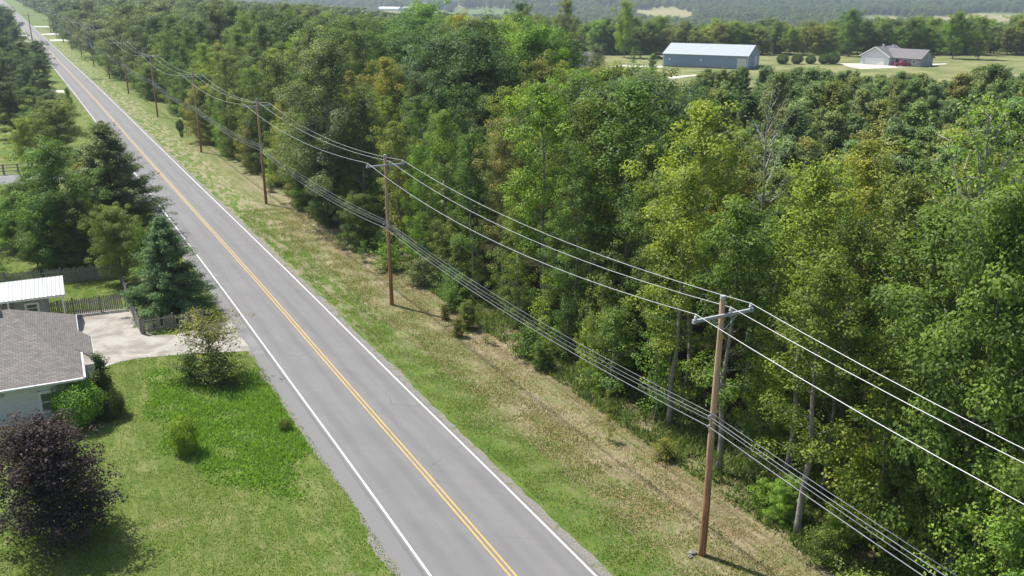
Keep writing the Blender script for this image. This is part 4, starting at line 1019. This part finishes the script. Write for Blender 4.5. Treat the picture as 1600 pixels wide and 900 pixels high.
for i, px in enumerate((1222, 1245, 1266, 1287, 1301)):
    x, y = at(px, 100); h = (3.4, 3.3, 3.0, 3.2, 3.9)[i]
    plant('round_bush', 'ball', x, y, h, 1.0, 'dark', 'rounded dark lawn bush, ' + ('first', 'second', 'third', 'fourth', 'fifth')[i] + ' from the left in the row between barn and ranch house', 'bush', 'row of rounded lawn bushes', parts=('stem', 'foliage'), q=q)
for i in range(66):
    px = 935+i*10.6; row = i % 2
    x, y = at(px+q.uniform(-3, 3), (85 if px > 1190 else 84)-row*5+q.uniform(-1.5, 1.5))
    if any((x-a)**2+(y-b)**2 < 25 for a, b in used): continue
    h = q.uniform(8, 13) if px < 1400 else q.uniform(9, 14)
    plant('broadleaf_tree', q.choice(['full', 'full', 'broad2', 'full', 'broad1']), x, y, h, q.uniform(1.1, 1.5), q.choice(['mid', 'bright', 'olive', 'bright', 'bright', 'olive', 'mid', 'yg']),
          'leafy tree in the tree line behind the blue barn' if px < 1240 else 'leafy tree in the tree line behind the white ranch house',
          group='tree line behind the barn' if px < 1240 else 'tree line behind the ranch house', q=q)

# ------------------------------------------------------------------ far woods: nobody could count these
def scatter(name, protos, pts, label, cat='trees'):
    """one object that carries many tree copies on points; pts rows x, y, z, scale, squash, rot, which"""
    pc = bpy.data.collections.new(name+'_kinds')
    for i, k in enumerate(protos):
        a_, b_ = PT[k]['trunk'], PT[k]['crown']
        bm = bmesh.new(); bm.from_mesh(a_); 
        for f in bm.faces: f.material_index = 0
        nf = len(bm.faces); bm.from_mesh(b_)
        bm.faces.ensure_lookup_table()
        for f in bm.faces[nf:]: f.material_index = 1
        me = bpy.data.meshes.new(k+'_whole'); bm.to_mesh(me); bm.free(); me.materials.append(M['bark']); me.materials.append(M['leaf_far'] if not k.startswith('pine') else M['needle_far'])
        o = bpy.data.objects.new(f'{i}_{k}', me); pc.objects.link(o)
    pts = np.array(pts, float); me = bpy.data.meshes.new(name); me.vertices.add(len(pts)); me.vertices.foreach_set('co', pts[:, :3].astype(np.float32).ravel())
    for nm, col, ty in (('sc', 3, 'FLOAT'), ('sz', 4, 'FLOAT'), ('rt', 5, 'FLOAT'), ('wh', 6, 'INT')):
        a_ = me.attributes.new(nm, ty, 'POINT'); a_.data.foreach_set('value', pts[:, col].astype(np.float32 if ty == 'FLOAT' else np.int32))
    o = link(name, me, kind='stuff', label=label, category=cat)
    ng = bpy.data.node_groups.new(name, 'GeometryNodeTree'); ng.interface.new_socket('Geometry', in_out='INPUT', socket_type='NodeSocketGeometry'); ng.interface.new_socket('Geometry', in_out='OUTPUT', socket_type='NodeSocketGeometry')
    gi = ng.nodes.new('NodeGroupInput'); go = ng.nodes.new('NodeGroupOutput'); ip = ng.nodes.new('GeometryNodeInstanceOnPoints'); ci = ng.nodes.new('GeometryNodeCollectionInfo')
    ci.inputs[0].default_value = pc; ci.inputs['Separate Children'].default_value = True; ci.inputs['Reset Children'].default_value = True
    def na(nm, ty):
        a_ = ng.nodes.new('GeometryNodeInputNamedAttribute'); a_.data_type = ty; a_.inputs[0].default_value = nm; return a_.outputs[0]
    cx = ng.nodes.new('ShaderNodeCombineXYZ'); cs = ng.nodes.new('ShaderNodeCombineXYZ'); L = ng.links.new
    L(na('rt', 'FLOAT'), cx.inputs[2]); s1 = na('sc', 'FLOAT'); L(s1, cs.inputs[0]); L(s1, cs.inputs[1]); L(na('sz', 'FLOAT'), cs.inputs[2])
    L(gi.outputs[0], ip.inputs['Points']); L(ci.outputs[0], ip.inputs['Instance']); ip.inputs['Pick Instance'].default_value = True
    L(na('wh', 'INT'), ip.inputs['Instance Index']); L(cx.outputs[0], ip.inputs['Rotation']); L(cs.outputs[0], ip.inputs['Scale']); L(ip.outputs[0], go.inputs[0])
    md = o.modifiers.new('grow', 'NODES'); md.node_group = ng
    return o
M['needle_far'] = leaf_mat('needle_mixed', False, [(.07, .11, .045), (.10, .145, .055)], trans=.1)
q = random.Random(314)
pts = []
for (x, y, h, pine) in rest:
    pts.append((x, y, g(x, y)-.2, q.uniform(.9, 1.15)*(h/16 if not pine else h/12), h/(16 if not pine else 12), q.uniform(0, 6.28), 3 if pine else q.choice([0, 1, 2])))
y_ = 262.
while y_ < 520:
    st = 8.8
    L_i = 16+q.uniform(0, 3)
    while L_i < 900:
        x = lat(L_i, y_)+q.uniform(-2, 2); y = y_+q.uniform(-2, 2); L_i += st
        px, py = pixel(x, y, g(x, y))
        if not (-60 < px < 1680): continue
        if x > 8 and y < 362: continue
        if inpoly(x, y, CLEAR): continue
        if L_i < 45 and 300 < y < 520 and q.random() < .35: continue
        h = q.uniform(12, 20)
        if px > 860: h = q.uniform(8, 13)
        if 560 < px < 700 and y > 330: h *= .7
        pts.append((x, y, g(x, y)-.2, h/16*q.uniform(1.1, 1.6), h/16, q.uniform(0, 6.28), q.choice([0, 1, 2, 2, 3]) if q.random() < .9 else 3))
    y_ += st
CAN2 = np.array([(0, -60), (330, -20), (380, 6), (520, 14), (560, 26), (610, 30), (640, 34), (700, 34), (760, 40), (800, 26), (870, 26), (1700, 26)])
lim_pts = []
for t_ in pts:
    px, py = pixel(t_[0], t_[1], t_[2]); X, Y, Z = ray(px, float(np.interp(px, CAN2[:, 0], CAN2[:, 1]))+q.choice([0, 3, 6, 10, 14]))
    hm = CH+Z*t_[1]/Y-t_[2]; h_ = t_[4]*16
    if h_ > hm:
        if hm < 5: continue
        t_ = (*t_[:4], hm/16, *t_[5:])
    lim_pts.append(t_)
pts = lim_pts
scatter('distant_woods', ['broad1', 'broad2', 'full', 'pine1'], pts, 'closed green woodland canopy rising behind the roadside wood and tree line')
nmid = len(pts)
# left side woods, and farther woods
pts = []
y_ = 130.
while y_ < 1500:
    st = 8 if y_ < 520 else 13
    for k in range(120 if y_ < 520 else 90):
        L_i = -(26 + (k+q.random())*st); x = lat(L_i, y_); y = y_+q.uniform(-.5, .5)*st
        px, py = pixel(x, y, g(x, y)+8)
        if px < -60: break
        if px < 0 and py < -30: break
        if y < 200 and py > 120: continue
        if abs(y-128) < 12: continue
        if 30 < -L_i < 60 and q.random() < .4: continue
        h = q.uniform(10, 15)
        pts.append((x, y, g(x, y)-.2, h/14*q.uniform(.95, 1.3), h/14, q.uniform(0, 6.28), q.choice([0, 1])))
    y_ += st
scatter('distant_woods', ['low', 'low2'], pts, 'hazy wood closing the view on the left side of the road')
nleft = len(pts)
FLD = [(1038, 27, 48, 14), (1375, 34, 42, 10), (1560, 37, 115, 17), (760, 25, 62, 11), (650, 25, 62, 11), (875, 26, 34, 6)]
pts = []
def farfield(y0, y1, st, hs):
    y_ = y0
    while y_ < y1:
        W_ = y_*.64
        k = int(2*W_/st)
        for i in range(k):
            x = -W_+(i+q.random())*st; y = y_+q.uniform(-.6, .6)*st
            Lr = x-float(roadx(y))
            if Lr < 24 and (y < 1575 or Lr < -500): continue
            z = g(x, y); px, py = pixel(x, y, z)
            if not (-20 < px < 1640) or py < -30: continue
            if any(((px-a)/c)**2+((py-b)/d)**2 < 1 for a, b, c, d in FLD): continue
            nn = math.sin(x*.011+1.3*math.sin(y*.006))*math.cos(y*.0095+x*.004)
            if y > 620 and nn > .62: continue
            if 560 < px < 860 and y > 650 and nn > .1: continue
            h = q.uniform(*hs)
            pts.append((x, y, z-.3, h/14*q.uniform(1.1, 1.7), h/14, q.uniform(0, 6.28), q.choice([0, 1])))
        y_ += st
farfield(520, 1000, 9.5, (10, 16)); farfield(1000, 2000, 14, (11, 17)); farfield(2000, 4300, 27, (14, 24))
scatter('far_forest', ['low', 'low2'], pts, 'forest covering the far plain and hills between pale fields')
print('STUFF', nmid, nleft, len(pts))

# ------------------------------------------------------------------ grass, straw and weeds close to the camera
def blades(name, n_, region, hgt, wid, cols, seed, lay=.5, label='', cat='grass', blob=None):
    q = np.random.default_rng(seed); P_ = []
    tot = 0
    while tot < n_:
        yy = 26+ (q.uniform(0, 1, 40000)**1.25)*(region[3]-26); LL = q.uniform(region[0], region[1], 40000)
        xx = roadx(yy)+LL
        pxs = 800+CF*xx/(yy*math.cos(CP)+(CH+.5)*math.sin(CP)); ok = (pxs > -30) & (pxs < 1630) & (yy > region[2])
        cl = np.sin(xx*1.1+np.sin(yy*.9)*1.7)*np.cos(yy*1.3+xx*.3)+q.normal(size=len(xx))*.6
        ok &= cl > region[4]
        if name == 'grass' and region[0] > 0: ok &= q.uniform(size=len(LL)) < np.clip(1.25-(LL-8)/7, .22, 1)
        if blob: ok &= (((LL-blob[0])/blob[2])**2+((yy-blob[1])/blob[3])**2 + .35*np.sin(xx*.9)*np.sin(yy*.7+1)) < q.uniform(.45, 1.25, len(xx))
        P_.append(np.stack([xx[ok], yy[ok]], 1)); tot += ok.sum()
    xy = np.concatenate(P_)[:n_]; n_ = len(xy)
    keep = np.array([not (inpoly(a, b, pad+pad2) or (b < 63.2 and (Vector((a, b, 0))-hc).dot(A1) < -.5 and (Vector((a, b, 0))-hc).dot(A2) > .4)) for a, b in xy]); xy = xy[keep]; n_ = len(xy)
    z = G(roadx(xy[:, 1]), xy[:, 1]); c = np.stack([xy[:, 0], xy[:, 1], z], 1)
    az = q.uniform(0, 6.283, n_); s_ = q.uniform(.5, 1.4, (n_, 1)); d = np.stack([np.cos(az), np.sin(az), np.zeros(n_)], 1); ln = q.uniform(0, 1, (n_, 1))*lay
    up = unit(np.array([0, 0, 1.])*(1-ln) + np.stack([np.cos(az+1.3), np.sin(az+1.3), np.zeros(n_)], 1)*ln*1.6)
    V_ = np.stack([c-d*wid*s_, c+d*wid*s_, c+up*hgt*s_], 1).reshape(-1, 3)
    T_ = np.stack([q.uniform(size=n_), q.uniform(size=n_), q.uniform(size=n_)*cols[1]], 1)
    me = npmesh(name, V_, 3, M['leaf'], T_); o = link(name, me, kind='stuff', label=label, category=cat); o.color = (*cols[0], 1); return o
blades('grass', 80000, (4.9, 17, 20, 110, -.1), .12, .022, ((.17, .23, .055), 1.0), 1, .5, 'green grass tufts on the mown verge right of the road')
blades('straw', 60000, (8.0, 18, 20, 110, -.1), .15, .022, ((.40, .325, .215), .5), 2, 1.0, 'dry cut straw and clippings lying on the verge under the wires', 'straw')
blades('grass', 150000, (-34, -5.2, 20, 85, -.5), .09, .020, ((.17, .285, .045), .6), 3, .5, 'short green lawn grass left of the road')
blades('weeds', 30000, (-17, -5.6, 40, 62, -.3), .20, .045, ((.20, .34, .06), .5), 4, .6, 'lush bright green weeds between the lawn and the road', 'weeds', blob=(-9.6, 51.5, 5.2, 8.5))
blades('undergrowth', 60000, (15.2, 24, 20, 130, -.2), .42, .05, ((.13, .19, .055), 1.0), 5, .6, 'rank green undergrowth along the foot of the wood', 'undergrowth')

# stones at the foot of the nearest pole
x, y = pole_xy(0); q = random.Random(3)
for i, (dx, dy, r_) in enumerate(((-.45, .1, .20), (-.62, -.18, .13))):
    bm = bmesh.new(); bmesh.ops.create_icosphere(bm, subdivisions=2, radius=r_)
    for v in bm.verts: v.co *= q.uniform(.8, 1.15); v.co.z *= .6
    me = bpy.data.meshes.new('rock'); bm.to_mesh(me); bm.free(); me.materials.append(M['gravel'])
    link('rock', me, None, (x+dx, y+dy, g(x+dx, y+dy)+r_*.3), category='rock', label=('larger' if i == 0 else 'smaller') + ' grey rock at the foot of the nearest pole')

# ------------------------------------------------------------------ air
m = bpy.data.materials.new('haze'); m.use_nodes = True; n = m.node_tree; n.nodes.remove(n.nodes['Principled BSDF'])
pv = N(n, 'ShaderNodeVolumePrincipled'); pv.inputs['Color'].default_value = (.74, .87, 1, 1); pv.inputs['Density'].default_value = .00020; pv.inputs['Anisotropy'].default_value = .35
n.links.new(pv.outputs[0], n.nodes['Material Output'].inputs['Volume'])
mb = MB(); mb.box((0, 2600, 80), (5400, 2860, 150)); hz_ = mb.build('haze', m, None, kind='stuff', label='pale summer haze over the far woods', category='haze')
